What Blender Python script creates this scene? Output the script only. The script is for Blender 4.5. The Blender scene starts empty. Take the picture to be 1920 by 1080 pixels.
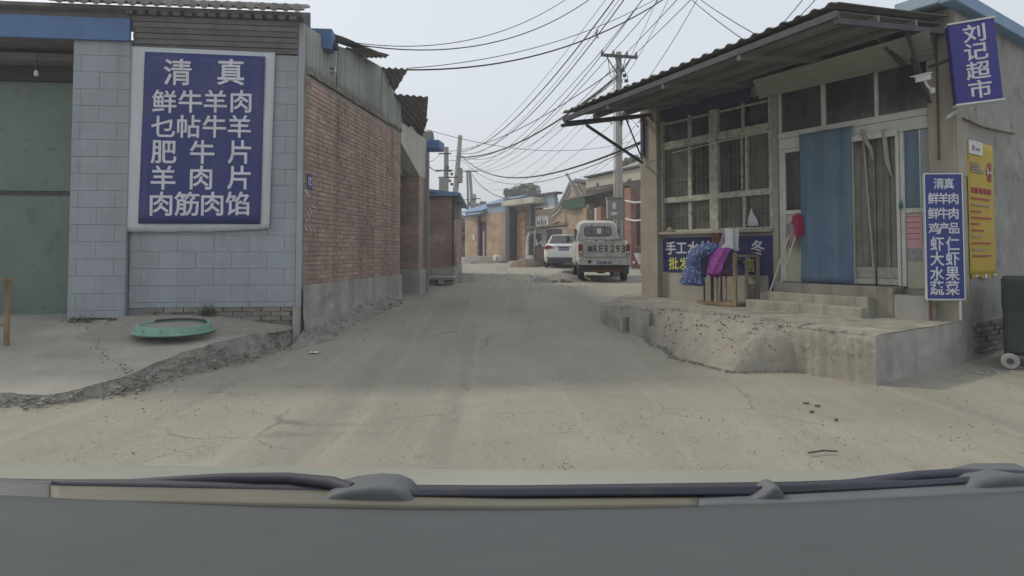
import bpy, bmesh, math, random
from mathutils import Matrix, Vector, noise

R = random.Random(11)
sc = bpy.context.scene
COL = sc.collection
rad = math.radians

# ---------------------------------------------------------------- camera
F, CU, CV, PITCH, CAMZ = 1127.0, 960.0, 432.0, rad(2.0), 1.3
cam = bpy.data.objects.new('camera', bpy.data.cameras.new('camera'))
COL.objects.link(cam)
cam.data.sensor_width = 36.0
cam.data.lens = F / 1920 * 36
cam.data.shift_y = -(540 - CV) / 1920
cam.data.clip_start = 0.05
cam.data.clip_end = 3000
cam.location = (0, 0, CAMZ)
cam.rotation_euler = (rad(90) + PITCH, 0, 0)
sc.camera = cam

# ---------------------------------------------------------------- sky, sun, exposure
SUN_TO = Vector((-1.05, 0.42, 1.0)).normalized()          # direction towards the sun
w = bpy.data.worlds.new('World'); sc.world = w; w.use_nodes = True
nt = w.node_tree; nt.nodes.clear()
sky = nt.nodes.new('ShaderNodeTexSky'); sky.sky_type = 'NISHITA'; sky.sun_disc = False
sky.sun_elevation = math.asin(SUN_TO.z)
sky.sun_rotation = math.atan2(SUN_TO.x, SUN_TO.y)
sky.dust_density = 6.0; sky.air_density = 1.2; sky.ozone_density = 1.5
hz = nt.nodes.new('ShaderNodeMix'); hz.data_type = 'RGBA'; hz.inputs[0].default_value = 0.76
hz.inputs[7].default_value = (7.35, 7.75, 8.25, 1)          # bright even haze veil over the whole sky
bg = nt.nodes.new('ShaderNodeBackground'); bg.inputs[1].default_value = 0.1
out = nt.nodes.new('ShaderNodeOutputWorld')
nt.links.new(sky.outputs[0], hz.inputs[6]); nt.links.new(hz.outputs[2], bg.inputs[0]); nt.links.new(bg.outputs[0], out.inputs[0])

sl = bpy.data.lights.new('sun', 'SUN'); sl.energy = 1.25; sl.angle = rad(5); sl.color = (1.0, 0.91, 0.74)
so = bpy.data.objects.new('sun', sl); COL.objects.link(so)
so.rotation_euler = (-SUN_TO).to_track_quat('-Z', 'Y').to_euler()
so.location = SUN_TO * 60

sc.view_settings.view_transform = 'Standard'; sc.view_settings.look = 'None'
sc.view_settings.exposure = 0.27; sc.view_settings.gamma = 1.0; sc.view_settings.use_curve_mapping = False
sc.render.engine = 'CYCLES'
sc.cycles.use_denoising = True
sc.cycles.max_bounces = 6; sc.cycles.volume_bounces = 0

# ---------------------------------------------------------------- geometry helpers
def ray(u, v):
    x = (u - CU) / F; y = (CV - v) / F
    c, s = math.cos(PITCH), math.sin(PITCH)
    return Vector((x, c - y * s, s + y * c))
CO = Vector((0, 0, CAMZ))
def at(u, v, Y):
    d = ray(u, v); return CO + d * (Y / d.y)

GY = [(-50, 0), (7.0, 0), (8.1, .09), (9.2, .21), (10.6, .28), (12, .34), (15, .42), (17.5, .45), (22, .52), (26, .58), (36, .72), (45, .76), (3000, .8)]
def g(y):
    for (a, za), (b, zb) in zip(GY, GY[1:]):
        if y <= b:
            t = (y - a) / (b - a); return za + (zb - za) * t
    return .8
def gpt(u, v):
    d = ray(u, v); y = 6.0
    for _ in range(60):
        z = g(y); y2 = (z - CAMZ) / d.z * d.y if d.z < 0 else 80
        y = y * .5 + max(.5, min(200, y2)) * .5
    return CO + d * (y / d.y)

class Fr:                                    # a place's own axes: x along a wall, y across it, z up
    def __init__(s, ox, oy, ang, oz=0.0):
        s.o = Vector((ox, oy, oz)); s.a = ang
        s.m = Matrix.Translation(s.o) @ Matrix.Rotation(ang, 4, 'Z'); s.i = s.m.inverted()
    def px(s, u, v, y=0.0):
        o = s.i @ CO; d = s.i.to_3x3() @ ray(u, v)
        t = (y - o.y) / d.y; p = o + d * t
        return p
    def x(s, u, y=0.0, v=471): return s.px(u, v, y).x
    def z(s, u, v, y=0.0): return s.px(u, v, y).z
    def sidepx(s, u, v, x=0.0):
        o = s.i @ CO; d = s.i.to_3x3() @ ray(u, v)
        t = (x - o.x) / d.x; return o + d * t
    def w(s, x, y, z=0.0): return s.m @ Vector((x, y, z))

def link(o): COL.objects.link(o); return o
def thing(name, label, cat, loc=(0, 0, 0), rotz=0.0, group=None, kind=None):
    o = bpy.data.objects.new(name, None); o.empty_display_size = .1
    link(o); o.location = loc; o.rotation_euler = (0, 0, rotz)
    tag(o, label, cat, group, kind); return o
def tag(o, label=None, cat=None, group=None, kind=None):
    if label: o['label'] = label
    if cat: o['category'] = cat
    if group: o['group'] = group
    if kind: o['kind'] = kind
    return o
def frthing(name, label, cat, fr, group=None):
    return thing(name, label, cat, fr.o, fr.a, group)

class MB:
    def __init__(s): s.v = []; s.f = []
    def add(s, vs, fs):
        n = len(s.v); s.v += [tuple(p) for p in vs]; s.f += [tuple(i + n for i in f) for f in fs]; return s
    def box(s, x0, x1, y0, y1, z0, z1):
        if x0 > x1: x0, x1 = x1, x0
        if y0 > y1: y0, y1 = y1, y0
        if z0 > z1: z0, z1 = z1, z0
        return s.add([(x0,y0,z0),(x1,y0,z0),(x1,y1,z0),(x0,y1,z0),(x0,y0,z1),(x1,y0,z1),(x1,y1,z1),(x0,y1,z1)],
                     [(0,3,2,1),(4,5,6,7),(0,1,5,4),(1,2,6,5),(2,3,7,6),(3,0,4,7)])
    def obox(s, c, size, rot=None):
        hx, hy, hz_ = size[0]/2, size[1]/2, size[2]/2
        vs = [Vector((a*hx, b*hy, d*hz_)) for d in (-1,1) for (a,b) in ((-1,-1),(1,-1),(1,1),(-1,1))]
        if rot is not None: vs = [rot @ p for p in vs]
        return s.add([p + Vector(c) for p in vs], [(0,3,2,1),(4,5,6,7),(0,1,5,4),(1,2,6,5),(2,3,7,6),(3,0,4,7)])
    def bar(s, p, q, wd, ht=None, up=(0,0,1)):
        p = Vector(p); q = Vector(q); ht = ht or wd
        d = (q - p); L = d.length; d.normalize(); u = Vector(up)
        if abs(d.dot(u)) > .98: u = Vector((1,0,0))
        sx = d.cross(u).normalized(); sy = sx.cross(d).normalized()
        rot = Matrix((sx, d, sy)).transposed()
        return s.obox((p+q)/2, (wd, L, ht), rot)
    def tube(s, pts, r, n=8, caps=True):
        pts = [Vector(p) for p in pts]; rs = r if isinstance(r, (list, tuple)) else [r]*len(pts)
        rings = []; prev = None
        for i, p in enumerate(pts):
            d = (pts[min(i+1, len(pts)-1)] - pts[max(i-1, 0)]).normalized()
            u = prev if prev is not None else (Vector((0,0,1)) if abs(d.z) < .9 else Vector((1,0,0)))
            a = d.cross(u)
            if a.length < 1e-5: a = d.cross(Vector((0,1,0)))
            a.normalize(); b = a.cross(d).normalized(); prev = b
            rings.append([p + (a*math.cos(2*math.pi*k/n) + b*math.sin(2*math.pi*k/n))*rs[i] for k in range(n)])
        return s.loft(rings, caps)
    def loft(s, rings, caps=True, closed=True):
        n = len(rings[0]); vs = [p for r in rings for p in r]; fs = []
        for i in range(len(rings)-1):
            for k in range(n if closed else n-1):
                a = i*n+k; b = i*n+(k+1) % n
                fs.append((a, b, b+n, a+n))
        if caps: fs.append(tuple(range(n-1, -1, -1))); fs.append(tuple(range((len(rings)-1)*n, len(rings)*n)))
        return s.add(vs, fs)
    def lathe(s, prof, c=(0,0,0), n=24, axis='z'):
        rings = []
        for r_, h in prof:
            ring = []
            for k in range(n):
                a = 2*math.pi*k/n; x, y = r_*math.cos(a), r_*math.sin(a)
                p = (x, y, h) if axis == 'z' else ((h, x, y) if axis == 'x' else (y, h, x))
                ring.append(Vector(p) + Vector(c))
            rings.append(ring)
        return s.loft(rings)
    def grid(s, fn, nu, nv):
        vs = [fn(i/nu, j/nv) for j in range(nv+1) for i in range(nu+1)]
        fs = [(j*(nu+1)+i, j*(nu+1)+i+1, (j+1)*(nu+1)+i+1, (j+1)*(nu+1)+i) for j in range(nv) for i in range(nu)]
        return s.add(vs, fs)
    def prism(s, poly, d0, d1, axis='y'):       # polygon in the two other axes, swept along axis
        def mk(p, d): return {'y': (p[0], d, p[1]), 'x': (d, p[0], p[1]), 'z': (p[0], p[1], d)}[axis]
        n = len(poly); vs = [mk(p, d0) for p in poly] + [mk(p, d1) for p in poly]
        fs = [tuple(range(n-1,-1,-1)), tuple(range(n, 2*n))] + [(k, (k+1) % n, n+(k+1) % n, n+k) for k in range(n)]
        return s.add(vs, fs)
    def mesh(s, name):
        me = bpy.data.meshes.new(name); me.from_pydata(s.v, [], s.f); me.validate(); 
        bm = bmesh.new(); bm.from_mesh(me); bmesh.ops.recalc_face_normals(bm, faces=bm.faces); bm.to_mesh(me); bm.free()
        return me
    def build(s, name, mt, parent=None, bevel=0, smooth=None, seg=2, solid=0):
        me = s.mesh(name); o = bpy.data.objects.new(name, me); link(o)
        me.materials.append(mt)
        if parent is not None: o.parent = parent
        if smooth is not None:
            me.polygons.foreach_set('use_smooth', [True]*len(me.polygons)); me.set_sharp_from_angle(angle=rad(smooth))
        if solid:
            m = o.modifiers.new('solid', 'SOLIDIFY'); m.thickness = solid; m.offset = 0
        if bevel:
            m = o.modifiers.new('bevel', 'BEVEL'); m.width = bevel; m.segments = seg; m.limit_method = 'ANGLE'; m.angle_limit = rad(40)
        return o
def box(name, mt, parent, x0, x1, y0, y1, z0, z1, bevel=0):
    return MB().box(x0, x1, y0, y1, z0, z1).build(name, mt, parent, bevel)
def inst(name, me, parent=None, loc=(0,0,0), rot=(0,0,0), scale=(1,1,1)):
    o = bpy.data.objects.new(name, me); link(o); o.parent = parent
    o.location = loc; o.rotation_euler = rot; o.scale = scale; return o

# ---------------------------------------------------------------- materials
MATS = {}
def M(name, col, rough=.85, var=.14, scale=3.0, bump=0.0, bscale=40, rnd=0.0, metal=0.0, spec=.3, dirt=None, streak=None, spots=None, emit=None, trans=0.0):
    m = bpy.data.materials.new(name); m.use_nodes = True; MATS[name] = m
    nt = m.node_tree; N = nt.nodes; L = nt.links
    b = N['Principled BSDF']; b.inputs['Roughness'].default_value = rough; b.inputs['Metallic'].default_value = metal
    b.inputs['Specular IOR Level'].default_value = spec
    if trans: b.inputs['Transmission Weight'].default_value = trans
    geo = N.new('ShaderNodeNewGeometry')
    def noise_(sc_, det=5, vec=None, rough_=.6):
        n = N.new('ShaderNodeTexNoise'); n.inputs['Scale'].default_value = sc_; n.inputs['Detail'].default_value = det
        n.inputs['Roughness'].default_value = rough_
        L.new(vec or geo.outputs['Position'], n.inputs['Vector']); return n
    def ramp(fac, a, b_):
        r = N.new('ShaderNodeMapRange'); r.inputs[1].default_value = a; r.inputs[2].default_value = b_
        L.new(fac, r.inputs[0]); return r.outputs[0]
    def mix(fac, a, b_, mode='MIX'):
        x = N.new('ShaderNodeMix'); x.data_type = 'RGBA'; x.blend_type = mode
        if isinstance(fac, (int, float)): x.inputs[0].default_value = fac
        else: L.new(fac, x.inputs[0])
        for i, c in ((6, a), (7, b_)):
            if isinstance(c, tuple): x.inputs[i].default_value = (*c, 1)
            else: L.new(c, x.inputs[i])
        return x.outputs[2]
    lo = tuple(max(0, c*(1-var)) for c in col); hi = tuple(min(1, c*(1+var)) for c in col)
    c = mix(ramp(noise_(scale).outputs[0], .3, .7), lo, hi)
    if rnd:
        oi = N.new('ShaderNodeObjectInfo'); ad = N.new('ShaderNodeMath'); ad.operation = 'ADD'
        L.new(oi.outputs['Random'], ad.inputs[0]); L.new(geo.outputs['Random Per Island'], ad.inputs[1])
        fr = N.new('ShaderNodeMath'); fr.operation = 'FRACT'; L.new(ad.outputs[0], fr.inputs[0])
        c = mix(1.0, c, mix(fr.outputs[0], (1-rnd,)*3, (1+rnd*.6,)*3), 'MULTIPLY')
    if streak:                                   # vertical run marks
        scol, amt, sx = streak
        mp = N.new('ShaderNodeMapping'); mp.inputs['Scale'].default_value = (sx, sx, sx*.06)
        L.new(geo.outputs['Position'], mp.inputs['Vector'])
        sn = noise_(1.0, 4, mp.outputs[0]); f = N.new('ShaderNodeMath'); f.operation = 'MULTIPLY'; f.inputs[1].default_value = amt
        L.new(ramp(sn.outputs[0], .48, .72), f.inputs[0]); c = mix(f.outputs[0], c, scol)
    for dd in (dirt if isinstance(dirt, list) else [dirt] if dirt else []):
        dcol, dsc, a, b_, amt = dd
        f = N.new('ShaderNodeMath'); f.operation = 'MULTIPLY'; f.inputs[1].default_value = amt
        L.new(ramp(noise_(dsc, 7).outputs[0], a, b_), f.inputs[0]); c = mix(f.outputs[0], c, dcol)
    if spots:
        scol, ssc, thr = spots
        vo = N.new('ShaderNodeTexVoronoi'); vo.inputs['Scale'].default_value = ssc; L.new(geo.outputs['Position'], vo.inputs['Vector'])
        c = mix(ramp(vo.outputs['Distance'], thr, thr*.7), c, scol)
    L.new(c, b.inputs['Base Color'])
    if emit:
        b.inputs['Emission Color'].default_value = (*emit[0], 1); b.inputs['Emission Strength'].default_value = emit[1]
    if bump:
        bn = N.new('ShaderNodeBump'); bn.inputs['Strength'].default_value = bump; bn.inputs['Distance'].default_value = .02
        L.new(noise_(bscale, 6, rough_=.7).outputs[0], bn.inputs['Height']); L.new(bn.outputs[0], b.inputs['Normal'])
    m['_c'] = 0
    return m

def brick_mat(name, c1, c2, mortar, dirt=None, bw=.25, bh=.066, planes='x'):
    """brick courses for walls too far off for single bricks to show"""
    m = M(name, c1); nt = m.node_tree; N = nt.nodes; L = nt.links; b = N['Principled BSDF']
    tc = N.new('ShaderNodeTexCoord'); sp = N.new('ShaderNodeSeparateXYZ'); L.new(tc.outputs['Object'], sp.inputs[0])
    ad = N.new('ShaderNodeMath'); ad.operation = 'ADD'; L.new(sp.outputs[0], ad.inputs[0]); L.new(sp.outputs[1], ad.inputs[1])
    cb = N.new('ShaderNodeCombineXYZ'); L.new(ad.outputs[0], cb.inputs[0]); L.new(sp.outputs[2], cb.inputs[1])
    br = N.new('ShaderNodeTexBrick'); L.new(cb.outputs[0], br.inputs['Vector']); br.inputs['Scale'].default_value = 1.0
    br.inputs['Color1'].default_value = (*c1, 1); br.inputs['Color2'].default_value = (*c2, 1); br.inputs['Mortar'].default_value = (*mortar, 1)
    br.inputs['Brick Width'].default_value = bw; br.inputs['Row Height'].default_value = bh; br.inputs['Mortar Size'].default_value = .006
    n = N.new('ShaderNodeTexNoise'); n.inputs['Scale'].default_value = 1.3; n.inputs['Detail'].default_value = 8
    L.new(tc.outputs['Object'], n.inputs['Vector'])
    mr = N.new('ShaderNodeMapRange'); mr.inputs[1].default_value = .35; mr.inputs[2].default_value = .7; mr.inputs[3].default_value = .72; mr.inputs[4].default_value = 1.15
    L.new(n.outputs[0], mr.inputs[0])
    mx = N.new('ShaderNodeMix'); mx.data_type = 'RGBA'; mx.blend_type = 'MULTIPLY'; mx.inputs[0].default_value = 1
    L.new(br.outputs['Color'], mx.inputs[6]); L.new(mr.outputs[0], mx.inputs[7]); L.new(mx.outputs[2], b.inputs['Base Color'])
    bp = N.new('ShaderNodeBump'); bp.inputs['Distance'].default_value = .01; bp.inputs['Strength'].default_value = .6; bp.invert = True
    L.new(br.outputs['Fac'], bp.inputs['Height']); L.new(bp.outputs[0], b.inputs['Normal'])
    return m

concrete = M('concrete', (.35,.33,.275), .95, .18, 2.5, .8, 22, dirt=[((.20,.19,.165), 1.2, .5, .75, .6), ((.44,.42,.36), 5, .55, .75, .6), ((.15,.14,.12), 11, .62, .72, .6), ((.24,.225,.19), 40, .55, .7, .5)], streak=((.19,.175,.15), .75, 6))
slabm = M('slab_concrete', (.335,.32,.275), .95, .15, 1.5, .35, 25, dirt=[((.20,.185,.16), 1.7, .5, .75, .6), ((.36,.34,.30), 7, .55, .7, .5)])
plinthm = M('cement_render', (.38,.37,.34), .95, .16, 2.0, .5, 22, dirt=[((.22,.215,.20), 1.6, .52, .72, .7), ((.45,.44,.41), 4, .55, .7, .5)], streak=((.17,.16,.15), .5, 4))
brokenm = M('broken_concrete', (.36,.345,.305), .98, .3, 8, 1.0, 30, dirt=[((.22,.215,.19), 4, .5, .68, .7), ((.44,.425,.38), 9, .56, .7, .6), ((.14,.135,.12), 20, .6, .7, .6)])
paintblock = M('grey_painted_block', (.315,.345,.375), .75, .07, 1.2, .2, 60, rnd=.045, dirt=[((.24,.245,.25), 1.6, .52, .75, .55), ((.38,.40,.42), 5, .56, .72, .5), ((.16,.15,.145), 14, .66, .74, .5)], streak=((.22,.23,.24), .5, 4))
jointm = M('grey_joint', (.20,.22,.24), .9, .1)
palegrey = M('pale_grey_render', (.33,.36,.38), .85, .08, 2)
darkbrickgrey = M('dark_grey_corbel_brick', (.16,.15,.15), .9, .2, 5, .5, 40, rnd=.2)
tilem = M('grey_roof_tile', (.27,.255,.235), .9, .25, 6, .4, 40, rnd=.25, dirt=((.12,.12,.11), 4, .5, .75, .6))
bluepaint = M('blue_paint', (.09,.165,.33), .5, .12, 1.5, .05, 30, dirt=((.12,.2,.4), 3, .5, .8, .5))
bluesheet = M('blue_roof_sheet', (.16,.27,.42), .55, .12, 2, 0, dirt=((.3,.33,.36), 2.5, .5, .8, .6))
bluesheet2 = M('faded_blue_sheet', (.25,.34,.42), .6, .1, 2, 0, dirt=((.38,.4,.41), 1.5, .5, .8, .6))
greendoor = M('grey_green_steel', (.155,.205,.178), .6, .14, 1.0, .05, 20, dirt=[((.12,.12,.10), 6, .60, .68, .7), ((.19,.22,.19), 1.4, .5, .7, .5)], streak=((.10,.12,.10), .35, 4))
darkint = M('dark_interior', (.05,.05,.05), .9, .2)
brickm = M('red_brick', (.45,.325,.268), .92, .14, 9, .4, 80, rnd=.16, dirt=[((.24,.19,.165), 1.3, .50, .66, .6), ((.14,.11,.10), .8, .58, .68, .6), ((.46,.40,.35), 3.0, .58, .72, .4)], streak=((.15,.12,.105), .7, 3.2))
mortarm = M('mortar', (.34,.30,.275), .98, .15, 20, .3, 80)
footbrick = M('old_grey_brick', (.23,.215,.19), .95, .2, 9, .5, 60, rnd=.25)
corrm = M('weathered_sheet_metal', (.33,.345,.31), .65, .14, 1.5, .05, 20, metal=.15, streak=((.17,.15,.12), .65, 7))
roofdark = M('old_roof_sheet', (.15,.145,.14), .7, .2, 3, .1, 20, streak=((.2,.16,.12), .4, 5))
whitemetal = M('white_enamel', (.6,.62,.62), .5, .08, 3)
alu = M('cream_aluminium', (.60,.615,.56), .45, .08, 4, 0, dirt=((.40,.40,.36), 5, .5, .75, .6))
oldframe = M('worn_window_paint', (.43,.44,.37), .7, .2, 9, .2, 50, dirt=((.14,.13,.10), 14, .52, .66, .75))
wallshop = M('shop_plaster', (.36,.345,.30), .9, .12, 1.6, .25, 25, dirt=[((.22,.21,.18), 2.2, .5, .72, .6), ((.45,.44,.40), 3.5, .58, .7, .5)], streak=((.22,.2,.17), .45, 4))
sidewallm = M('shop_side_render', (.29,.285,.26), .9, .14, 1.3, .25, 25, dirt=[((.15,.15,.14), 3.3, .56, .68, .7), ((.42,.41,.38), 2.6, .55, .7, .6)])
pillarm = M('shop_pillar', (.35,.32,.265), .92, .12, 2.0, .2, 30, dirt=((.24,.2,.16), 3, .5, .75, .5), streak=((.22,.19,.16), .5, 5))
creampanel = M('cream_panel', (.50,.48,.38), .6, .08, 3, 0, streak=((.36,.33,.26), .5, 5))
glassdark = M('dark_window_glass', (.032,.036,.038), .15, .3, 1.5, 0, spec=.5, dirt=[((.13,.135,.125), 2.5, .42, .75, .6), ((.20,.20,.18), 9, .58, .75, .5)], streak=((.15,.15,.14), .4, 7))
glassdusty = M('dusty_window_glass', (.115,.12,.105), .4, .25, 4, 0, spec=.3, dirt=((.16,.16,.14), 7, .5, .75, .6))
soffit = M('soffit_sheet', (.27,.28,.24), .7, .08, 2, 0, dirt=((.28,.27,.23), 3, .5, .75, .5))
eavedark = M('eave_board', (.17,.165,.155), .85, .15, 3, .1)
navycloth = M('navy_tarp', (.045,.055,.10), .8, .2, 5)
purplepost = M('purple_grey_steel', (.07,.065,.14), .55, .2, 5)
darksteel = M('dark_steel', (.06,.06,.07), .6, .25, 8)
rust = M('rusty_steel', (.14,.075,.045), .85, .3, 10, .3, 50)
signblue = M('sign_purple_blue', (.036,.046,.17), .5, .08, 1.0, 0, dirt=((.10,.10,.17), 2.2, .5, .75, .35), streak=((.09,.09,.16), .4, 4))
signblue2 = M('banner_blue', (.04,.055,.22), .5, .06, 2)
signnavy = M('sign_navy', (.03,.035,.12), .55, .1, 2, dirt=((.06,.065,.15), 4, .5, .8, .6))
letterw = M('white_lettering', (.62,.62,.67), .6, .06, 4, 0, dirt=((.45,.44,.46), 6, .5, .7, .5))
lettery = M('yellow_lettering', (.62,.62,.12), .6, .06)
letterr = M('red_lettering', (.36,.04,.06), .6, .06)
letterd = M('dark_lettering', (.035,.035,.045), .7, .1)
whitesheet = M('white_banner_cloth', (.53,.56,.58), .6, .06, 1.5, .1, 8, streak=((.38,.39,.39), .5, 5))
curtain = M('blue_curtain_cloth', (.095,.165,.25), .75, .1, 3, .05, 20, streak=((.20,.26,.30), .8, 4), dirt=((.17,.21,.23), 1.3, .5, .7, .6))
strips = M('plastic_strip', (.20,.195,.16), .35, .2, 5, 0, streak=((.09,.09,.08), .6, 12))
pinkp = M('pink_poster', (.64,.37,.41), .7, .06)
greyprint = M('grey_print', (.30,.31,.32), .7, .4, 45)
yellowp = M('yellow_poster', (.47,.33,.035), .6, .07, 2)
whitep = M('poster_white', (.60,.58,.56), .6, .05)
wood = M('pale_wood', (.29,.205,.125), .8, .2, 8, .2, 40)
woodg = M('weathered_wood', (.26,.225,.17), .85, .2, 8, .2, 40)
woodd = M('dark_red_wood', (.06,.03,.028), .7, .3, 10)
stick = M('pale_stick', (.52,.50,.40), .6, .12, 12)
magenta = M('magenta_mop', (.34,.03,.09), .9, .25, 25, .3, 80)
mopgrey = M('faded_purple_mop', (.30,.23,.26), .95, .2, 20, .3, 80)
coatm = M('blue_floral_cloth', (.075,.11,.25), .9, .25, 12, .3, 40, spots=((.55,.6,.72), 26, .26))
coatm2 = M('magenta_floral_cloth', (.27,.06,.29), .9, .2, 12, .3, 40, spots=((.60,.42,.62), 24, .18))
navyfur = M('navy_lining', (.035,.04,.09), .95, .3, 30, .5, 90)
bootw = M('white_boot_rubber', (.60,.63,.65), .5, .06, 10)
bootb = M('brown_knit_boot', (.17,.075,.035), .95, .4, 30, .5, 90, spots=((.42,.30,.2), 30, .22))
lilac = M('lilac_wool', (.26,.21,.28), .95, .12, 20, .3, 90)
greenring = M('mint_green_resin', (.20,.36,.28), .75, .10, 6, .1, 40, dirt=((.35,.42,.36), 5, .5, .75, .5))
dustm = M('dust_fill', (.30,.28,.24), 1, .12, 8, .5, 50)
stonem = M('rubble_stone', (.30,.285,.25), .95, .25, 8, .6, 30, rnd=.3)
pebblem = M('dark_pebble', (.12,.112,.10), .9, .3, 12, 0, rnd=.4)
chip = M('pale_chips', (.42,.41,.38), .9, .2, 12, 0, rnd=.5)
soil = M('brown_soil', (.19,.15,.11), 1, .25, 6, .8, 25)
greysoil = M('grey_soil', (.265,.255,.225), 1, .25, 6, 1.0, 18, dirt=[((.17,.165,.145), 5, .5, .68, .7), ((.38,.365,.32), 14, .58, .7, .6), ((.13,.125,.11), 30, .6, .7, .6)])
vanw = M('dusty_white_van_paint', (.50,.50,.47), .55, .08, 3, 0, dirt=[((.24,.225,.20), 3.5, .45, .75, .7), ((.20,.17,.14), 14, .62, .72, .5)], streak=((.30,.285,.25), .6, 7))
carw = M('clean_white_car_paint', (.68,.69,.64), .3, .03, 3, 0, spec=.5)
hoodm = M('cream_white_bonnet_paint', (.33,.34,.285), .35, .03, 4, 0, spec=.4)
tyre = M('tyre_rubber', (.03,.03,.03), .9, .3, 12)
rimm = M('wheel_rim', (.3,.3,.29), .5, .2, 10)
lampred = M('tail_lamp_red', (.22,.035,.035), .35, .2, 10)
lampwhite = M('lamp_clear', (.5,.45,.42), .3, .1, 10)
plateblue = M('plate_blue', (.03,.055,.19), .5, .1, 20)
plateyellow = M('plate_pale', (.42,.42,.45), .5, .1, 20)
blackplastic = M('black_plastic', (.05,.052,.068), .6, .2, 14, .1, 60, dirt=((.12,.115,.10), 9, .55, .75, .5))
cowlm = M('grey_cowl_plastic', (.125,.132,.138), .6, .15, 10, .1, 80)
beigem = M('beige_cowl_plate', (.145,.138,.108), .6, .1, 8, 0)
dashm = M('dashboard_grey', (.082,.090,.093), .7, .05, 12, .12, 350)
polem = M('concrete_pole', (.36,.345,.31), .9, .12, 4, .2, 30, streak=((.24,.23,.2), .4, 6))
poleg = M('grey_pole', (.25,.25,.24), .9, .12, 4)
wirem = M('black_cable', (.035,.035,.04), .7, .2, 5)
insul = M('porcelain', (.2,.19,.19), .35, .2, 10)
metalbox = M('grey_meter_box', (.24,.245,.225), .6, .12, 6, 0, dirt=((.14,.13,.11), 5, .5, .75, .5))
farbrick = brick_mat('far_red_brick', (.50,.36,.255), (.44,.31,.215), (.46,.38,.30))
farbrick2 = brick_mat('second_red_brick', (.42,.29,.24), (.36,.245,.20), (.38,.31,.27))
darktile = M('dark_grey_tile', (.08,.085,.095), .45, .15, 5)
orangedoor = M('orange_brown_door', (.42,.245,.15), .6, .12, 4)
purpled = M('purple_brown_gate', (.10,.06,.075), .6, .2, 4)
whiteconc = M('white_trim', (.52,.50,.44), .85, .1, 3, 0, streak=((.36,.34,.3), .5, 6))
fasciam = M('cream_fascia', (.46,.44,.37), .85, .1, 3, 0, dirt=((.33,.31,.26), 3, .5, .75, .5))
greentarp = M('green_tarp', (.03,.09,.06), .7, .2, 4)
redcol = M('red_brown_column', (.30,.16,.12), .8, .15, 4)
redtile = M('brown_roof_tile', (.33,.25,.21), .9, .2, 6, 0, rnd=.25)
leafm = M('leaf_grey_green', (.17,.18,.13), .7, .35, 5, 0, rnd=.45)
leafd = M('leaf_dark_green', (.11,.125,.08), .7, .35, 5, 0, rnd=.45)
weedm = M('dusty_weed', (.13,.14,.085), .85, .3, 20, 0, rnd=.4)
barkm = M('bark', (.10,.085,.065), .95, .25, 10, .5, 40)
tarpdark = M('dark_green_cart_cloth', (.035,.042,.042), .7, .25, 4, .2, 10)
bulbm = M('lamp_bulb_glass', (.75,.75,.68), .3, .02, 4)
lightboxblue = M('light_box_blue', (.045,.042,.23), .4, .05, 2)
whitepvc = M('white_pipe', (.6,.59,.55), .5, .08, 6)
graylace = M('polythene', (.34,.32,.31), .4, .2, 10)

# road: dusty worn concrete with fine cracks, patches and wheel-worn tone
roadm = M('dusty_road', (.328,.308,.250), .95, .12, .7, .6, 28, dirt=[((.26,.247,.208), .45, .5, .66, .6), ((.37,.345,.29), 1.3, .52, .75, .6), ((.18,.172,.152), 9, .64, .74, .6), ((.22,.208,.178), 38, .54, .68, .6), ((.165,.155,.135), 75, .60, .68, .6), ((.41,.39,.34), 22, .60, .74, .5), ((.20,.19,.165), 2.6, .58, .70, .5)])
def add_cracks(m):
    nt = m.node_tree; N = nt.nodes; L = nt.links; b = N['Principled BSDF']
    src = b.inputs['Base Color'].links[0].from_socket
    geo = N.new('ShaderNodeNewGeometry')
    n = N.new('ShaderNodeTexNoise'); n.inputs['Scale'].default_value = 1.8; n.inputs['Detail'].default_value = 6; L.new(geo.outputs['Position'], n.inputs['Vector'])
    ad = N.new('ShaderNodeVectorMath'); ad.operation = 'MULTIPLY_ADD'; ad.inputs[1].default_value = (.55,.55,0)
    L.new(n.outputs['Color'], ad.inputs[0]); L.new(geo.outputs['Position'], ad.inputs[2])
    vo = N.new('ShaderNodeTexVoronoi'); vo.feature = 'DISTANCE_TO_EDGE'; vo.inputs['Scale'].default_value = .33; L.new(ad.outputs[0], vo.inputs['Vector'])
    mr = N.new('ShaderNodeMapRange'); mr.inputs[1].default_value = .007; mr.inputs[2].default_value = .0015; L.new(vo.outputs['Distance'], mr.inputs[0])
    k = N.new('ShaderNodeTexNoise'); k.inputs['Scale'].default_value = .8; k.inputs['Detail'].default_value = 6; L.new(geo.outputs['Position'], k.inputs['Vector'])
    mk = N.new('ShaderNodeMapRange'); mk.inputs[1].default_value = .48; mk.inputs[2].default_value = .62; L.new(k.outputs[0], mk.inputs[0])
    mu = N.new('ShaderNodeMath'); mu.operation = 'MULTIPLY'; L.new(mr.outputs[0], mu.inputs[0]); L.new(mk.outputs[0], mu.inputs[1])
    m2 = N.new('ShaderNodeMath'); m2.operation = 'MULTIPLY'; m2.inputs[1].default_value = .6; L.new(mu.outputs[0], m2.inputs[0])
    mx = N.new('ShaderNodeMix'); mx.data_type = 'RGBA'; L.new(m2.outputs[0], mx.inputs[0]); L.new(src, mx.inputs[6]); mx.inputs[7].default_value = (.12,.115,.10,1)
    L.new(mx.outputs[2], b.inputs['Base Color'])
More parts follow.
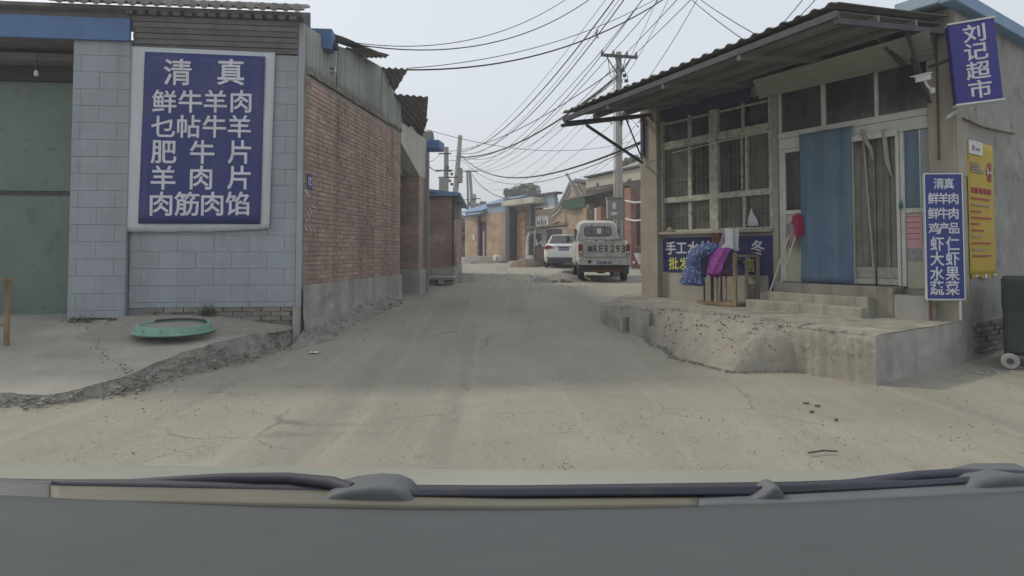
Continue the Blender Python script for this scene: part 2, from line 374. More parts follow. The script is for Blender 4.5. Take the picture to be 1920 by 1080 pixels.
def add_tracks(m):
    nt = m.node_tree; N = nt.nodes; L = nt.links; b = N['Principled BSDF']
    src = b.inputs['Base Color'].links[0].from_socket; geo = N.new('ShaderNodeNewGeometry')
    for (sx, sy, a0, a1, col, amt) in ((1.6, .10, .52, .66, (.225,.215,.19), .5), (5.0, .25, .56, .70, (.38,.355,.30), .45)):
        mp = N.new('ShaderNodeMapping'); mp.inputs['Scale'].default_value = (sx, sy, 1); mp.inputs['Rotation'].default_value = (0, 0, .10); L.new(geo.outputs['Position'], mp.inputs['Vector'])
        n = N.new('ShaderNodeTexNoise'); n.inputs['Scale'].default_value = 1; n.inputs['Detail'].default_value = 7; n.inputs['Distortion'].default_value = .6; L.new(mp.outputs[0], n.inputs['Vector'])
        r = N.new('ShaderNodeMapRange'); r.inputs[1].default_value = a0; r.inputs[2].default_value = a1; r.inputs[4].default_value = amt; L.new(n.outputs[0], r.inputs[0])
        mx = N.new('ShaderNodeMix'); mx.data_type = 'RGBA'; L.new(r.outputs[0], mx.inputs[0]); L.new(src, mx.inputs[6]); mx.inputs[7].default_value = (*col, 1); src = mx.outputs[2]
    L.new(src, b.inputs['Base Color'])
add_tracks(roadm); add_cracks(roadm)

# ---------------------------------------------------------------- lettering
CHARS = sorted(set('清真鲜牛羊肉乜帖肥片筋馅鸡产品虾仁大水果蔬菜刘记超市手工饺冬批发零售招聘冀RER293'))
GLY = {}
def make_glyphs():
    obs = []
    for ch in CHARS:
        cu = bpy.data.curves.new('t', 'FONT'); cu.body = ch; cu.size = 1.0; cu.extrude = .002; cu.offset = .014; cu.resolution_u = 3
        o = bpy.data.objects.new('t', cu); link(o); obs.append((ch, o))
    bpy.context.view_layer.update()
    dg = bpy.context.evaluated_depsgraph_get()
    for ch, o in obs:
        me = bpy.data.meshes.new_from_object(o.evaluated_get(dg))
        xs = [v.co.x for v in me.vertices]; ys = [v.co.y for v in me.vertices]
        if xs:
            cx, cy = (min(xs)+max(xs))/2, (min(ys)+max(ys))/2
            me.transform(Matrix.Translation((-cx, -cy, 0)))
        me.name = 'character'; GLY[ch] = (me, (max(xs)-min(xs)) if xs else 1, (max(ys)-min(ys)) if ys else 1)
    for ch, o in obs:
        cu = o.data; bpy.data.objects.remove(o); bpy.data.curves.remove(cu)
make_glyphs()
MCACHE = {}
def glyph(ch, mt, parent, loc, rot, w_, h_, name='character', fit=False):
    me, gw, gh = GLY[ch]
    key = (ch, mt.name)
    if key not in MCACHE:
        m2 = me.copy(); m2.materials.clear(); m2.materials.append(mt); MCACHE[key] = m2
    sx = w_/gw if fit else w_/.95; sy = h_/gh if fit else h_/.95
    return inst(name, MCACHE[key], parent, loc, rot, (sx, sy, 1))
FRONT_MY = (rad(90), 0, 0)              # reads from -y
FRONT_PY = (rad(90), 0, rad(180))       # reads from +y
FRONT_MX = (rad(90), 0, rad(-90))       # reads from -x

# ================================================================ GROUND
def ground_mesh():
    def axis(lo, hi, dense0, dense1, d, growth):
        a = []; x = dense0
        while x < dense1: a.append(x); x += d
        s = d
        while x < hi: a.append(x); s *= growth; x += s
        a.append(hi); x = dense0; s = d; b = []
        while x > lo: s *= growth; x -= s; b.append(max(x, lo))
        return sorted(set(b + a))
    xs = axis(-900, 900, -7, 8, .25, 1.5); ys = axis(-300, 1500, 0, 30, .25, 1.5)
    m = MB()
    for y in ys:
        for x in xs:
            dz = 0
            if -12 < x < 12 and -2 < y < 40:
                dz = .02*noise.noise((x*.5, y*.5, 0)) + .006*noise.noise((x*2.2, y*2.2, 3))
            m.v.append((x, y, g(y) - .012 + dz))
    nx = len(xs)
    m.f = [(j*nx+i, j*nx+i+1, (j+1)*nx+i+1, (j+1)*nx+i) for j in range(len(ys)-1) for i in range(nx-1)]
    o = m.build('road', roadm, smooth=60); tag(o, kind='structure')
ground_mesh()

# ================================================================ GREY HOUSE (left)
GH = Fr(-2.83, 8.1, math.atan(.10))
EAVE = 4.38
def grey_house():
    t = frthing('grey_house', 'one storey house of grey painted blocks with curved tile eave on the left', 'house', GH)
    xl = GH.x(243); xp = GH.x(134)                     # wall/pillar seam, pillar/gate seam
    z0 = .42
    wall = MB().box(xl-.02, -.075, .022, .35, .30, 3.98).build('wall', jointm, t)
    # running-bond blocks, each its own piece
    bw, bh, j = .455, .222, .004
    def blocks(x0, x1, y0, y1, zb, zt, par):
        cache = {}
        r = 0; z = zt
        while z - .05 > zb:
            zz0 = max(zb, z - bh); off = (r % 2) * bw/2 + .08
            x = x1 + off - bw
            while x + bw > x0:
                a, b = max(x0, x), min(x1, x + bw)
                if b - a > .04:
                    k = (round(b-a, 3), round(z-zz0, 3))
                    if k not in cache:
                        mb = MB().box(j/2, b-a-j/2, y0, y1, j/2, z-zz0-j/2).mesh('block'); mb.materials.append(paintblock); cache[k] = mb
                    inst('block', cache[k], par, (a, R.uniform(-.002, .002), zz0))
                x -= bw
            z -= bh; r += 1
    blocks(xl, -.08, 0, .03, .56, 3.96, wall)
    # exposed footing of plain bricks under the painted wall
    ft = MB().box(xl-.02, -.02, .035, .34, .2, .56).build('footing', mortarm, t)
    me = MB().box(0, .235, 0, .1, 0, .055).mesh('brick'); me.materials.append(footbrick)
    for r_ in range(5):
        x = -.26 - (r_ % 2)*.12
        while x > xl:
            inst('brick', me, ft, (x, -.01 + R.uniform(-.008, .008), .262 + r_*.06), (0, R.uniform(-.01,.01), R.uniform(-.02,.02))); x -= .247
    # corner strip and side wall
    box('corner_strip', palegrey, t, -.075, .0, -.012, .30, .56, EAVE+.12)
    box('corner_base', plinthm, t, -.10, .0, -.03, .30, .0, .557)
    pil = MB().box(xp, xl-.012, .0, .3, .30, 4.10).build('pillar', jointm, t)
    blocks(xp, xl-.014, -.06, .01, .44, GH.z(180, 70, -.1), pil)
    box('side_wall', palegrey, t, -.30, -.004, .36, 6.5, .2, 3.85)
    box('back_wall', palegrey, t, -6.5, -.31, 6.3, 6.5, .2, 3.85)
    # corbel courses stepping out under the eave
    for i in range(6):
        z = 3.97 + i*.072; yy = -.02 - .012*i
        c = MB(); x = xl + .003
        c.box(x, -.078, yy, .34, z+.003, z+.072)
        co = c.build('corbel_course', darkbrickgrey, t, bevel=.006)
        if i in (1, 3, 5): co.location.z += .002
    # rafter-end row and roof
    dx = .148
    me = MB().box(-.045, .045, -.15, .1, 0, .05).mesh('rafter_end'); me.materials.append(darkbrickgrey)
    n = int(abs(xl)/dx) + 1
    for i in range(n):
        inst('rafter_end', me, t, (-.12 - i*dx, 0, EAVE+.022))
    roof = MB().prism([(-.16, EAVE+.12), (.30, EAVE+.30), (.34, EAVE+.30), (.34, EAVE-.05), (-.16, EAVE+.075)], -6.8, .0, 'x').build('roof', darkbrickgrey, t)
    def half(rad_, up, L, nseg=7):
        m = MB(); sl = math.atan2(1.4, 3.5)
        rings = []
        for k in (0, 1):
            ring = []
            for i in range(nseg+1):
                a = math.pi*i/nseg; x = rad_*math.cos(a); h = rad_*math.sin(a)*up
                ring.append(Vector((x, k*L*math.cos(sl) , k*L*math.sin(sl) + h)))
            rings.append(ring)
        m.loft(rings, caps=False, closed=False); return m
    cov = half(.055, 1.0, .28).mesh('cover_tile'); cov.materials.append(tilem)
    pan = half(.06, -.55, .28).mesh('pan_tile'); pan.materials.append(tilem)
    sl = math.atan2(1.4, 3.5)
    for i in range(n + 6):
        x = -.05 - i*dx
        for k in range(2):
            d = k*.235; yy = -.20 + d*math.cos(sl); zz = EAVE+.105 + d*math.sin(sl)
            inst('cover_tile', cov, roof, (x, yy, zz + .055), (R.uniform(-.02,.02), 0, R.uniform(-.04,.04)))
            inst('pan_tile', pan, roof, (x - dx/2, yy - .03, zz + .04), (R.uniform(-.02,.02), 0, R.uniform(-.03,.03)))
    # rounded end discs of the cover tiles
    disc = MB().lathe([(.001, -.012), (.055, -.012), (.055, .004), (.001, .004)], n=12, axis='y').mesh('tile_end'); disc.materials.append(tilem)
    for i in range(n + 6): inst('tile_end', disc, roof, (-.05 - i*dx, -.205, EAVE+.16))
    box('flat_roof', darkbrickgrey, t, -6.6, -.3, .35, 6.4, 3.9, 4.0)
    # gate bay on the left: lintel, recess, steel door
    box('lintel', darkbrickgrey, t, -6.6, xl-.004, -.05, .35, GH.z(120, 73, -.06)+.30, 4.44)
    zl0, zl1 = GH.z(120, 73, -.1), GH.z(120, 31, -.1)
    MB().box(-6.6, xl-.006, -.115, -.06, zl0, zl1).build('blue_beam', bluepaint, t, bevel=.006)
    box('recess_ceiling', darkbrickgrey, t, -6.6, xp, .0, .95, zl0+.02, zl0+.12)
    gd = MB().box(-6.6, xp+.1, .70, .76, .43, zl0-.12).build('gate', greendoor, t)
    MB().box(-6.6, xp+.1, .665, .70, .43, .50).box(-6.6, xp+.1, .68, .70, 2.15, 2.18).build('gate_rail', greendoor, gd)
    box('gate_seam', darksteel, gd, -6.3, xp-.15, .688, .702, GH.z(60, 366, .69), GH.z(60, 358, .69))
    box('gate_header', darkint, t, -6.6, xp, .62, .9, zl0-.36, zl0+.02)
    box('gate_sill', concrete, t, -6.6, xp, .0, .9, .30, .425)
    box('reveal', jointm, t, xp+.002, xp+.12, .3, .95, .42, zl0+.02)
    # poster with white cloth backing
    s = frthing('wall_banner', 'large purple-blue butcher banner with white lettering on white cloth, on grey wall', 'banner', GH)
    y0 = -.035
    def q(u, v, y=y0): return GH.px(u, v, y)
    tl, tr, br, bl = q(243, 87), q(516, 99), q(505, 428), q(229, 433)
    def bf(a, b):
        top = tl.lerp(tr, a); bot = bl.lerp(br, a); p = top.lerp(bot, b)
        edge = max(abs(a-.5), abs(b-.5))*2
        k = .012*noise.noise((a*5, b*6, 1.0)) + (.02*max(0, edge-.86)*noise.noise((a*9, b*11, 4)))
        p = Vector((p.x, p.y + k - .004, p.z))
        if b > .96: p.z += .02*noise.noise((a*6, 0, 7)) - .03*math.sin(a*math.pi)
        return p
    MB().grid(bf, 24, 28).build('backing_cloth', whitesheet, s, smooth=60, solid=.004)
    y1 = y0 - .022
    a, b, c, d = GH.px(272, 97, y1), GH.px(497, 106, y1), GH.px(488, 420, y1), GH.px(259, 419, y1)
    def pf(i, j_):
        p = a.lerp(b, i).lerp(d.lerp(c, i), j_); p.y += .004*noise.noise((i*4, j_*5, 2)); return p
    MB().grid(pf, 16, 20).build('panel', signblue, s, smooth=60, solid=.006)
    rows = [(135, 50, [('清', 333), ('真', 433)]), (190, 43, [('鲜', 308), ('牛', 357), ('羊', 404), ('肉', 452)]),
            (237, 43, [('乜', 306), ('帖', 354), ('牛', 402), ('羊', 449)]), (285, 45, [('肥', 307), ('牛', 379), ('片', 449)]),
            (333, 45, [('羊', 306), ('肉', 377), ('片', 448)]), (382, 45, [('肉', 302), ('筋', 350), ('肉', 398), ('馅', 445)])]
    for v, szp, cs in rows:
        for ch, u in cs:
            p = GH.px(u, v, y1 - .009); wpx = szp/F*7.95
            glyph(ch, letterw, s, p, FRONT_MY, wpx, wpx)
    # bulb hanging in the gate bay
    lb = thing('lamp_bulb', 'small white bulb hanging in the green gate recess', 'lamp', GH.w(*GH.px(68, 136, .30)), 0)
    MB().lathe([(.006,-.05),(.022,-.045),(.028,-.02),(.024,.01),(.014,.03),(.006,.032)], n=12).build('glass', bulbm, lb, smooth=60)
    MB().lathe([(.015,.028),(.017,.03),(.017,.075),(.008,.09)], n=10).build('socket', darksteel, lb, smooth=40)
    zc = zl0 + .02 - lb.location.z
    MB().tube([(0,0,.08),(.004,0,zc*.5),(0,0,zc)], .004, 5).build('cord', wirem, lb)
grey_house()

# concrete apron in front of the grey house
def apron_z(x, y):            # local to GH
    t = (y + 2.75)/2.75
    k = max(0, min(1, (x + 1.35)/1.35))
    return (.05 + .38*max(0, min(1.0, t))**.9)*(1 - .36*k*k*(3-2*k))
def apron():
    # outline in world coordinates, ground line of the broken edge
    edge = [(-11.0, 5.1), (-6.0, 5.15), (-4.9, 5.22), (-4.42, 5.28), (-4.05, 5.25), (-3.80, 5.42), (-3.66, 5.80), (-3.60, 6.10), (-3.53, 6.5), (-3.40, 6.95), (-3.27, 7.35), (-3.12, 7.75), (-2.96, 8.05)]
    pts = []
    for (a, b) in zip(edge, edge[1:]):
        n = max(2, int((Vector(b)-Vector(a)).length/.06)) if a[0] > -6.5 else 4
        for i in range(n):
            t = i/n; x = a[0]+(b[0]-a[0])*t; y = a[1]+(b[1]-a[1])*t
            k = .07 if a[0] > -6.5 else 0
            pts.append((x + k*noise.noise((x*5, y*5, 0)) + R.uniform(-.008,.008), y + k*noise.noise((x*6, y*5, 9)) + R.uniform(-.008,.008)))
    pts.append(edge[-1])
    m = MB(); nrow = 10
    for (x, y) in pts:
        l = GH.i @ Vector((x, y, 0)); yb = .9 if l.x < GH.x(134) else .1
        for k in range(nrow+1):
            t = (k/nrow); yy = l.y + (yb - l.y)*t
            wv = GH.w(l.x, yy, 0)
            m.v.append((wv.x, wv.y, apron_z(l.x, min(yy, 0)) + .008*noise.noise((wv.x*1.5, wv.y*1.5, 0))))
    n1 = nrow+1
    m.f = [(i*n1+k, (i+1)*n1+k, (i+1)*n1+k+1, i*n1+k+1) for i in range(len(pts)-1) for k in range(nrow)]
    ap = m.build('apron', slabm, smooth=50); tag(ap, 'cracked sloping concrete apron in front of the grey house', 'apron', kind='structure')
    # rough broken side
    b = MB(); base = len(pts)
    for (x, y) in pts:
        l = GH.i @ Vector((x, y, 0)); zt = apron_z(l.x, min(l.y, 0)) + .008*noise.noise((x*1.5, y*1.5, 0)) - .003
        for k in range(7):
            t = k/6; hgt = max(.05, zt); o = (.03 + .5*hgt)*t**1.4 + .09*noise.noise((x*6, y*6, t*3))*(.3+t)*min(1, hgt*6)
            dr = Vector((.75, -.6, 0)) if x > -3.8 else Vector((.1, -1, 0))
            b.v.append((x + dr.x*o, y + dr.y*o, zt + (-.06 - zt)*(t**.9) + (.03*noise.noise((x*15, y*15, t*6)) + .02*noise.noise((x*40, y*40, t*9)) if 0 < k < 6 else 0)))
    b.f = [(i*7+k, i*7+k+1, (i+1)*7+k+1, (i+1)*7+k) for i in range(base-1) for k in range(6)]
    b.build('broken_edge', brokenm, ap)
    # crumbled chips fallen along the foot of the edge
    m = MB(); rc = random.Random(31)
    for (x, y) in pts:
        if x < -6.2: continue
        l = GH.i @ Vector((x, y, 0)); zt = apron_z(l.x, min(l.y, 0))
        dr = Vector((.75, -.6, 0)) if x > -3.8 else Vector((.1, -1, 0))
        for k in range(16):
            t_ = rc.random()**.7; o_ = (.03 + .5*max(.05, zt))*t_**1.3 + rc.gauss(.01, .035) + (rc.random()**3)*.22
            s_ = .004 + .022*rc.random()**3; q = Vector((x + dr.x*o_ + rc.gauss(0,.03), y + dr.y*o_ + rc.gauss(0,.03), 0)); q.z = max(g(q.y)-.008, zt*(1-t_**.9) - .0)
            m.obox(q, (s_*1.6, s_, s_*.9), Matrix.Rotation(rc.uniform(0, 3), 3, 'Z') @ Matrix.Rotation(rc.uniform(-.7,.7), 3, 'X'))
    m.build('edge_chips', stonem, ap)['kind'] = 'stuff'
    # repaired patch under the ring
    pc = [GH.px(u, v, 0) for u, v in ()]
    def lp(u, v, dz=.0):
        d = ray(u, v); best = None
        for i in range(400):
            y = 5 + i*.008; p = CO + d*(y/d.y); l = GH.i @ p
            if p.z < apron_z(l.x, l.y) + dz: return p
        return p
    def pf(i, j):
        # left/right outlines of the patch from the wall forward, in GH axes
        xl_ = -2.30 + .10*j - .05*j*j + .03*noise.noise((j*4, 0, 1)); xr_ = -.10 - .95*j**1.3
        x = xl_ + i*(xr_-xl_); yf = -1.02 - .06*math.sin(i*6) + .03*noise.noise((i*7, 0, 4)); y = -.02 + j*yf
        e = min(1, min(i, 1-i)*30 + .0) * min(1, (1-j)*18)
        return GH.w(x, y, apron_z(x, y) + .050*min(1, e*3) - .012)
    MB().grid(pf, 60, 40).build('patch', dustm, ap, smooth=40)
    # dirt seam between the two slabs
    seam = [lp(u, v) for u, v in ((140, 602), (165, 622), (178, 640), (200, 668), (225, 686), (258, 708), (268, 716))]
    m = MB()
    for i in range(len(seam)-1):
        a, b = seam[i], seam[i+1]
        for k in range(26):
            p = a.lerp(b, R.random()) + Vector((R.gauss(0, .045), R.gauss(0, .03), .006)); s_ = R.uniform(.006, .022)
            s_ *= .6; m.obox(p, (s_*1.4, s_, s_*.8), Matrix.Rotation(R.uniform(0, 3), 3, 'Z'))
    m.build('seam_grit', greysoil, ap).__setitem__('kind', 'stuff')
    return lp
lp = apron()

# green ring lying on the patch
def ring():
    c = lp(326, 623, .04); c.z += .010
    t = thing('well_ring', 'mint green round resin well ring lying on the concrete apron', 'well ring', c)
    r = 68/F*c.y
    t.rotation_euler = (rad(1), rad(1), 0)
    MB().lathe([(r*1.0,.0),(r*1.02,.012),(r*.95,.02),(r*.91,.085),(r*.895,.095),(r*.84,.095),(r*.81,.075),(r*.80,.02)], n=40).build('rim', greenring, t, smooth=40)
    MB().lathe([(r*.81,.02),(r*.82,.07),(r*.4,.08),(.001,.082)], n=32).build('dust_fill', dustm, t, smooth=50)
    pts = [(r*.76*math.cos(a), r*.76*math.sin(a), .102) for a in [rad(20+k*8) for k in range(18)]]
    MB().tube(pts, .014, 6).build('hose', blackplastic, t, smooth=50)
    for k in range(12):
        a = rad(k*30+11)
        MB().obox((r*.945*math.cos(a), r*.945*math.sin(a), .05), (.012,.006,.06), Matrix.Rotation(a+rad(90), 3, 'Z')).build('rib', greenring, t, bevel=.003)
ring()

# wooden stool corner at the left frame edge
def stool():
    p = lp(2, 655); t = thing('wooden_stool', 'pale wooden stool by the green gate at the picture edge', 'stool', p + Vector((-.215, 0, 0)))
    h = 132/F*p.y
    MB().box(-.2, .2, -.15, .15, h-.035, h).build('seat', wood, t, bevel=.005)
    for x in (-.17, .17):
        for y in (-.12, .12): MB().box(x-.02, x+.02, y-.02, y+.02, 0, h-.035).build('leg', wood, t, bevel=.004)
    for y in (-.12, .12): MB().box(-.15, .15, y-.012, y+.012, h*.3, h*.3+.035).build('stretcher', wood, t)
stool()

# ================================================================ BRICK BUILDING (left, along the lane)
BB = Fr(-2.80, 8.14, math.atan2(.9907, .136))      # x runs away along the lane, +y points into the building
def brick_building():
    t = frthing('brick_workshop', 'red brick building with corrugated metal upper wall along the left of the lane', 'building', BB)
    xe = BB.x(750)                                    # near edge of gateway
    xg = BB.x(785); xend = BB.x(798)
    zb, zt = .85, 3.72
    wall = MB().box(.0, xe, .012, .30, zb-.05, zt).build('wall', mortarm, t)
    bw, bh = .25, .0655
    me = MB().box(0, bw-.011, 0, .05, 0, bh-.011).mesh('brick'); me.materials.append(brickm)
    hme = MB().box(0, bw/2-.011, 0, .05, 0, bh-.011).mesh('brick'); hme.materials.append(brickm)
    allb = []
    rows = int((zt - zb)/bh)
    for r_ in range(rows):
        x = -((r_ % 2)*bw/2)
        while x < xe - .01:
            x0 = max(0, x); x1 = min(xe, x + bw)
            if x1 - x0 > .05: allb.append((x0, x1, zb + r_*bh))
            x += bw
    allb.sort(key=lambda b: b[0])
    rest = MB(); n = 0
    for (x0, x1, z) in allb:
        j = (R.uniform(-.003,.003), R.uniform(-.007,.004), R.uniform(-.002,.002)); rot = (R.uniform(-.01,.01), 0, R.uniform(-.012,.012))
        L = x1 - x0
        if n < 296 and (abs(L-bw) < .01 or abs(L-bw/2) < .02):
            inst('brick', me if abs(L-bw) < .01 else hme, wall, (x0 + j[0], j[1], z + j[2]), rot); n += 1
        else:
            rest.box(x0, x1-.011, j[1], .05, z + j[2], z + bh - .011 + j[2])
    o = rest.build('brickwork', brickm, wall); o['kind'] = 'stuff'
    # cement plinth, patchy, with a broken hole
    def pl(a, b):
        x = -.10 + a*(xe+.12); z = -.1 + b*(zb+.1); y = -.035 - .05*(1-b)**2 + .02*noise.noise((x*2.5, z*3, 0)) + .012*noise.noise((x*9, z*9, 1))
        for (hx, hz, hr) in ((.55, .50, .13), (.74, .58, .10), (.50, .36, .09)):
            d = math.hypot((x-hx), (z-hz)*.8)
            if d < hr: y += .07*(1-d/hr)
        return Vector((x, y, z))
    MB().grid(pl, 90, 26).build('plinth', plinthm, t, smooth=40)
    box('plinth_core', plinthm, t, -.05, xe+.01, .03, .30, -.1, zb-.002)
    # rough bank of earth and broken cement piled along the foot of the wall
    def bank(i, j):
        x = -.55 + i*4.6; e = min(1, i*9)*min(1, (1-i)*5)
        w_ = (.30 + .16*noise.noise((x*1.7, 0, 3)))*max(.25, e); hh = (.19 + .14*noise.noise((x*1.3, 0, 8)))*e
        wv = BB.w(x, -.04 - j*w_, 0); zg = g(wv.y)
        z = zg - .03 + hh*(1-j)**1.2 + (.05*noise.noise((x*4, j*3, 1)) + .03*noise.noise((x*12, j*9, 2)))*(1 if j < .95 else .2)*e
        return Vector((x, -.04 - j*w_ + .03*noise.noise((x*6, j*5, 6)), z))
    MB().grid(bank, 120, 16).build('foot_bank', greysoil, t, smooth=35)
    m = MB()
    for k in range(70):
        x = R.uniform(-.3, 4.2); j_ = R.random(); p = bank((x+.55)/4.6, j_); s_ = R.uniform(.012, .05)
        m.obox(p, (s_*1.5, s_, s_*.8), Matrix.Rotation(R.uniform(0, 3), 3, 'Z') @ Matrix.Rotation(R.uniform(-.6,.6), 3, 'X'))
    m.build('foot_rubble', stonem, t)['kind'] = 'stuff'
    # unseen block added beyond the gateway to shade the lane
    box('shade_block', mortarm, t, xend+.02, xend+3.2, .9, 6, .2, 4.7)
    # coping of loose bricks
    cm = MB().box(0, .11, 0, .24, 0, .055).mesh('coping_brick'); cm.materials.append(footbrick)
    x = .03
    while x < xe:
        inst('coping_brick', cm, t, (x, -.035 + R.uniform(-.012,.012), zt + .004 + R.uniform(0,.008)), (0, R.uniform(-.03,.03), R.uniform(-.06,.06))); x += .121
    # corrugated upper wall, sheet by sheet
    def sheet(name, x0, x1, zlo0, zlo1, zhi0, zhi1, y, mt, amp=.022, wave=.115):
        n = int((x1-x0)/wave*8)
        def f(a, b):
            x = x0 + a*(x1-x0); lo = zlo0+(zlo1-zlo0)*a; hi = zhi0+(zhi1-zhi0)*a
            return Vector((x, y + amp*math.cos(2*math.pi*x/wave) + .006*noise.noise((x*2, b*2, y)), lo + b*(hi-lo)))
        return MB().grid(f, n, 4).build(name, mt, t, smooth=70, solid=.003)
    zc = zt + .07
    sheet('corrugated_sheet', .02, 1.05, zc-.01, zc-.02, 4.42, 4.46, .05, corrm)
    sheet('corrugated_sheet', 1.0, 2.05, zc-.03, zc-.02, 4.46, 4.64, .025, corrm)
    sheet('corrugated_sheet', 2.0, 3.02, zc-.02, zc-.05, 4.64, 4.74, .05, corrm)
    sheet('corrugated_sheet', 2.97, xe+.05, zc-.08, zc-.30, 4.70, 4.32, .02, corrm)
    # ragged roof sheets over the lane
    def rsheet(a, b, c, d, wave=.1, amp=.016):
        a, b, c, d = map(Vector, (a, b, c, d))
        def f(i, j):
            p = a.lerp(b, i).lerp(d.lerp(c, i), j); s_ = (p.y)
            p.z += amp*math.cos(2*math.pi*s_/wave); return p
        return MB().grid(f, 48, 24).build('roof_sheet', roofdark, t, smooth=60, solid=.004)
    ys = -.02
    A = BB.px(625, 92, .05)
    rsheet((.62, .25, 4.52), (.62, -.08, 4.50), (2.75, -.20, 4.86), (2.75, .25, 4.96))
    rsheet((1.55, .2, 4.62), (1.55, -.27, 4.60), (2.35, -.30, 4.70), (2.6, .2, 4.80))
    A = BB.px(716, 127, .02); B = at(766, 129, 11.25); Bl = BB.i @ B; C = BB.px(736, 172, -.03)
    rsheet(A, Bl, (C.x, C.y-.05, C.z), (C.x-.1, .2, A.z+.05))
    A = BB.px(738, 176, .0); B = BB.i @ at(803, 182, 12.2); C = BB.i @ at(800, 222, 13.3); D = BB.px(785, 262, 0)
    rsheet(A, B, C, (D.x, .3, D.z+.25))
    B2 = BB.i @ at(803, 222, 13.1); C2 = BB.i @ at(790, 262, 13.9)
    rsheet((B2.x-.4, .2, B2.z+.05), B2, C2, (C2.x+.2, .2, C2.z+.1))
    # gateway: near jamb, dark passage, plaster panel above, far pier
    zo = BB.z(752, 268); zo2 = BB.z(786, 330)
    MB().prism([(xe+.01, BB.z(750, 228)), (xend, BB.z(793, 258)), (xend, zo2), (xg, zo2), (xe+.01, zo)], -.01, .25, 'y').build('plaster_panel', whiteconc, t)
    box('pier', brickm, t, xg, xend, .0, 3.0, .9, zo2-.004)
    box('pier_base', plinthm, t, xg-.02, xend+.02, -.03, 2.9, .2, .9)
    farj = MB(); r_ = 0; z = .9
    while z < zo2 - .07:
        y = .02 - (r_ % 2)*.125
        while y < 1.6:
            farj.box(xg-.012, xg+.03, max(.005, y), y+.239, z, z+.0545); y += .25
        z += .0655; r_ += 1
    farj.build('jamb_brickwork', brickm, t)['kind'] = 'stuff'
    box('passage_wall', mortarm, t, xe-.3, xe, .305, 3.0, .2, 4.2)
    box('gate_leaf', darkint, t, xe, xg-.02, 1.6, 1.66, .3, 3.9)
    box('upper_wall', corrm, t, xe, xend, .27, .4, zo2, 4.25)
    box('building_top', roofdark, t, 0, xend, .42, 6, 4.22, 4.3)
    box('rear_wall', mortarm, t, xend-.2, xend, 3.0, 6, .2, 4.2)
    # blue canopy stub with a small tiled cap at the far end
    p = BB.i @ at(797, 272, 14.0)
    MB().prism([(p.x-.02, p.z-.09), (p.x+.5, p.z-.09), (p.x+.5, p.z+.12), (p.x-.02, p.z+.12)], p.y-.34, p.y+.4, 'y').build('blue_canopy', bluepaint, t, bevel=.02)
    MB().prism([(p.x, p.z+.12), (p.x+.45, p.z+.12), (p.x+.3, p.z+.36), (p.x+.1, p.z+.36)], p.y-.12, p.y+.5, 'y').build('tile_cap', tilem, t, bevel=.02)
    MB().bar((xend-.02, -.03, .3), (xend-.02, -.03, 3.6), .09).build('corner_post', poleg, t)
    # blue end of the neighbouring roof gutter above the near corner
    bx = GH.i @ at(602, 78, 8.7)
    o = MB().box(-.19, .19, -.12, .12, -.15, .15).build('gutter_box', bluepaint, None, bevel=.015)
    o.location = at(601, 77, 8.75); o.rotation_euler = (0, 0, rad(5))
    tag(o, 'blue sheet metal box on the roof corner of the brick building', 'box')
    MB().lathe([(.02,-.05),(.06,-.05),(.06,.05),(.02,.05)], (.2, 0, -.08), 10, 'x').build('fitting', navycloth, o)
    # house number plate and white scrawl
    pl_ = BB.px(577, 339, -.012)
    hp = frthing('house_number_plate', 'small blue house number plate on the brick wall', 'plate', BB)
    z = pl_.z; MB().box(.02, .15, -.016, -.010, z-.10, z+.10).build('panel', signblue2, hp)
    for (a, b, c, d) in ((.04,.055,-.05,.06),(.075,.13,.03,.045),(.095,.108,-.06,.06),(.075,.13,-.055,-.042)):
        MB().box(a, b, -.019, -.0165, z+c, z+d).build('mark', letterw, hp)
    sm = frthing('paint_scrawl', 'white paint scrawl marks on the red brick wall below the plate', 'scrawl', BB)
    for (u, v, du, dv) in ((572, 356, 5, 10), (576, 362, 3, 7), (580, 388, 4, 14), (577, 395, 3, 18), (573, 408, 3, 8), (585, 386, 7, 5), (572, 423, 4, 9), (580, 424, 3, 8), (587, 424, 2, 6)):
        a = BB.px(u, v, -.012); b = BB.px(u+du, v+dv, -.012)
        MB().bar((a.x, -.0115, a.z), (b.x, -.0115, b.z), .004, .016).build('stroke', whitep, sm)
    # floodlight
    f = thing('floodlight', 'white floodlight fixed above the brick wall beside the corrugated sheets', 'floodlight', at(617, 131, 8.95))
    f.rotation_euler = (rad(-12), rad(8), rad(12))
    MB().box(-.10, .10, -.05, .04, -.035, .035).build('housing', whitemetal, f, bevel=.012)
    MB().box(-.08, .08, -.056, -.048, -.022, .022).build('lens', glassdark, f)
    MB().bar((0, .03, -.03), (-.02, .05, -.12), .02).build('bracket', whitemetal, f)
brick_building()

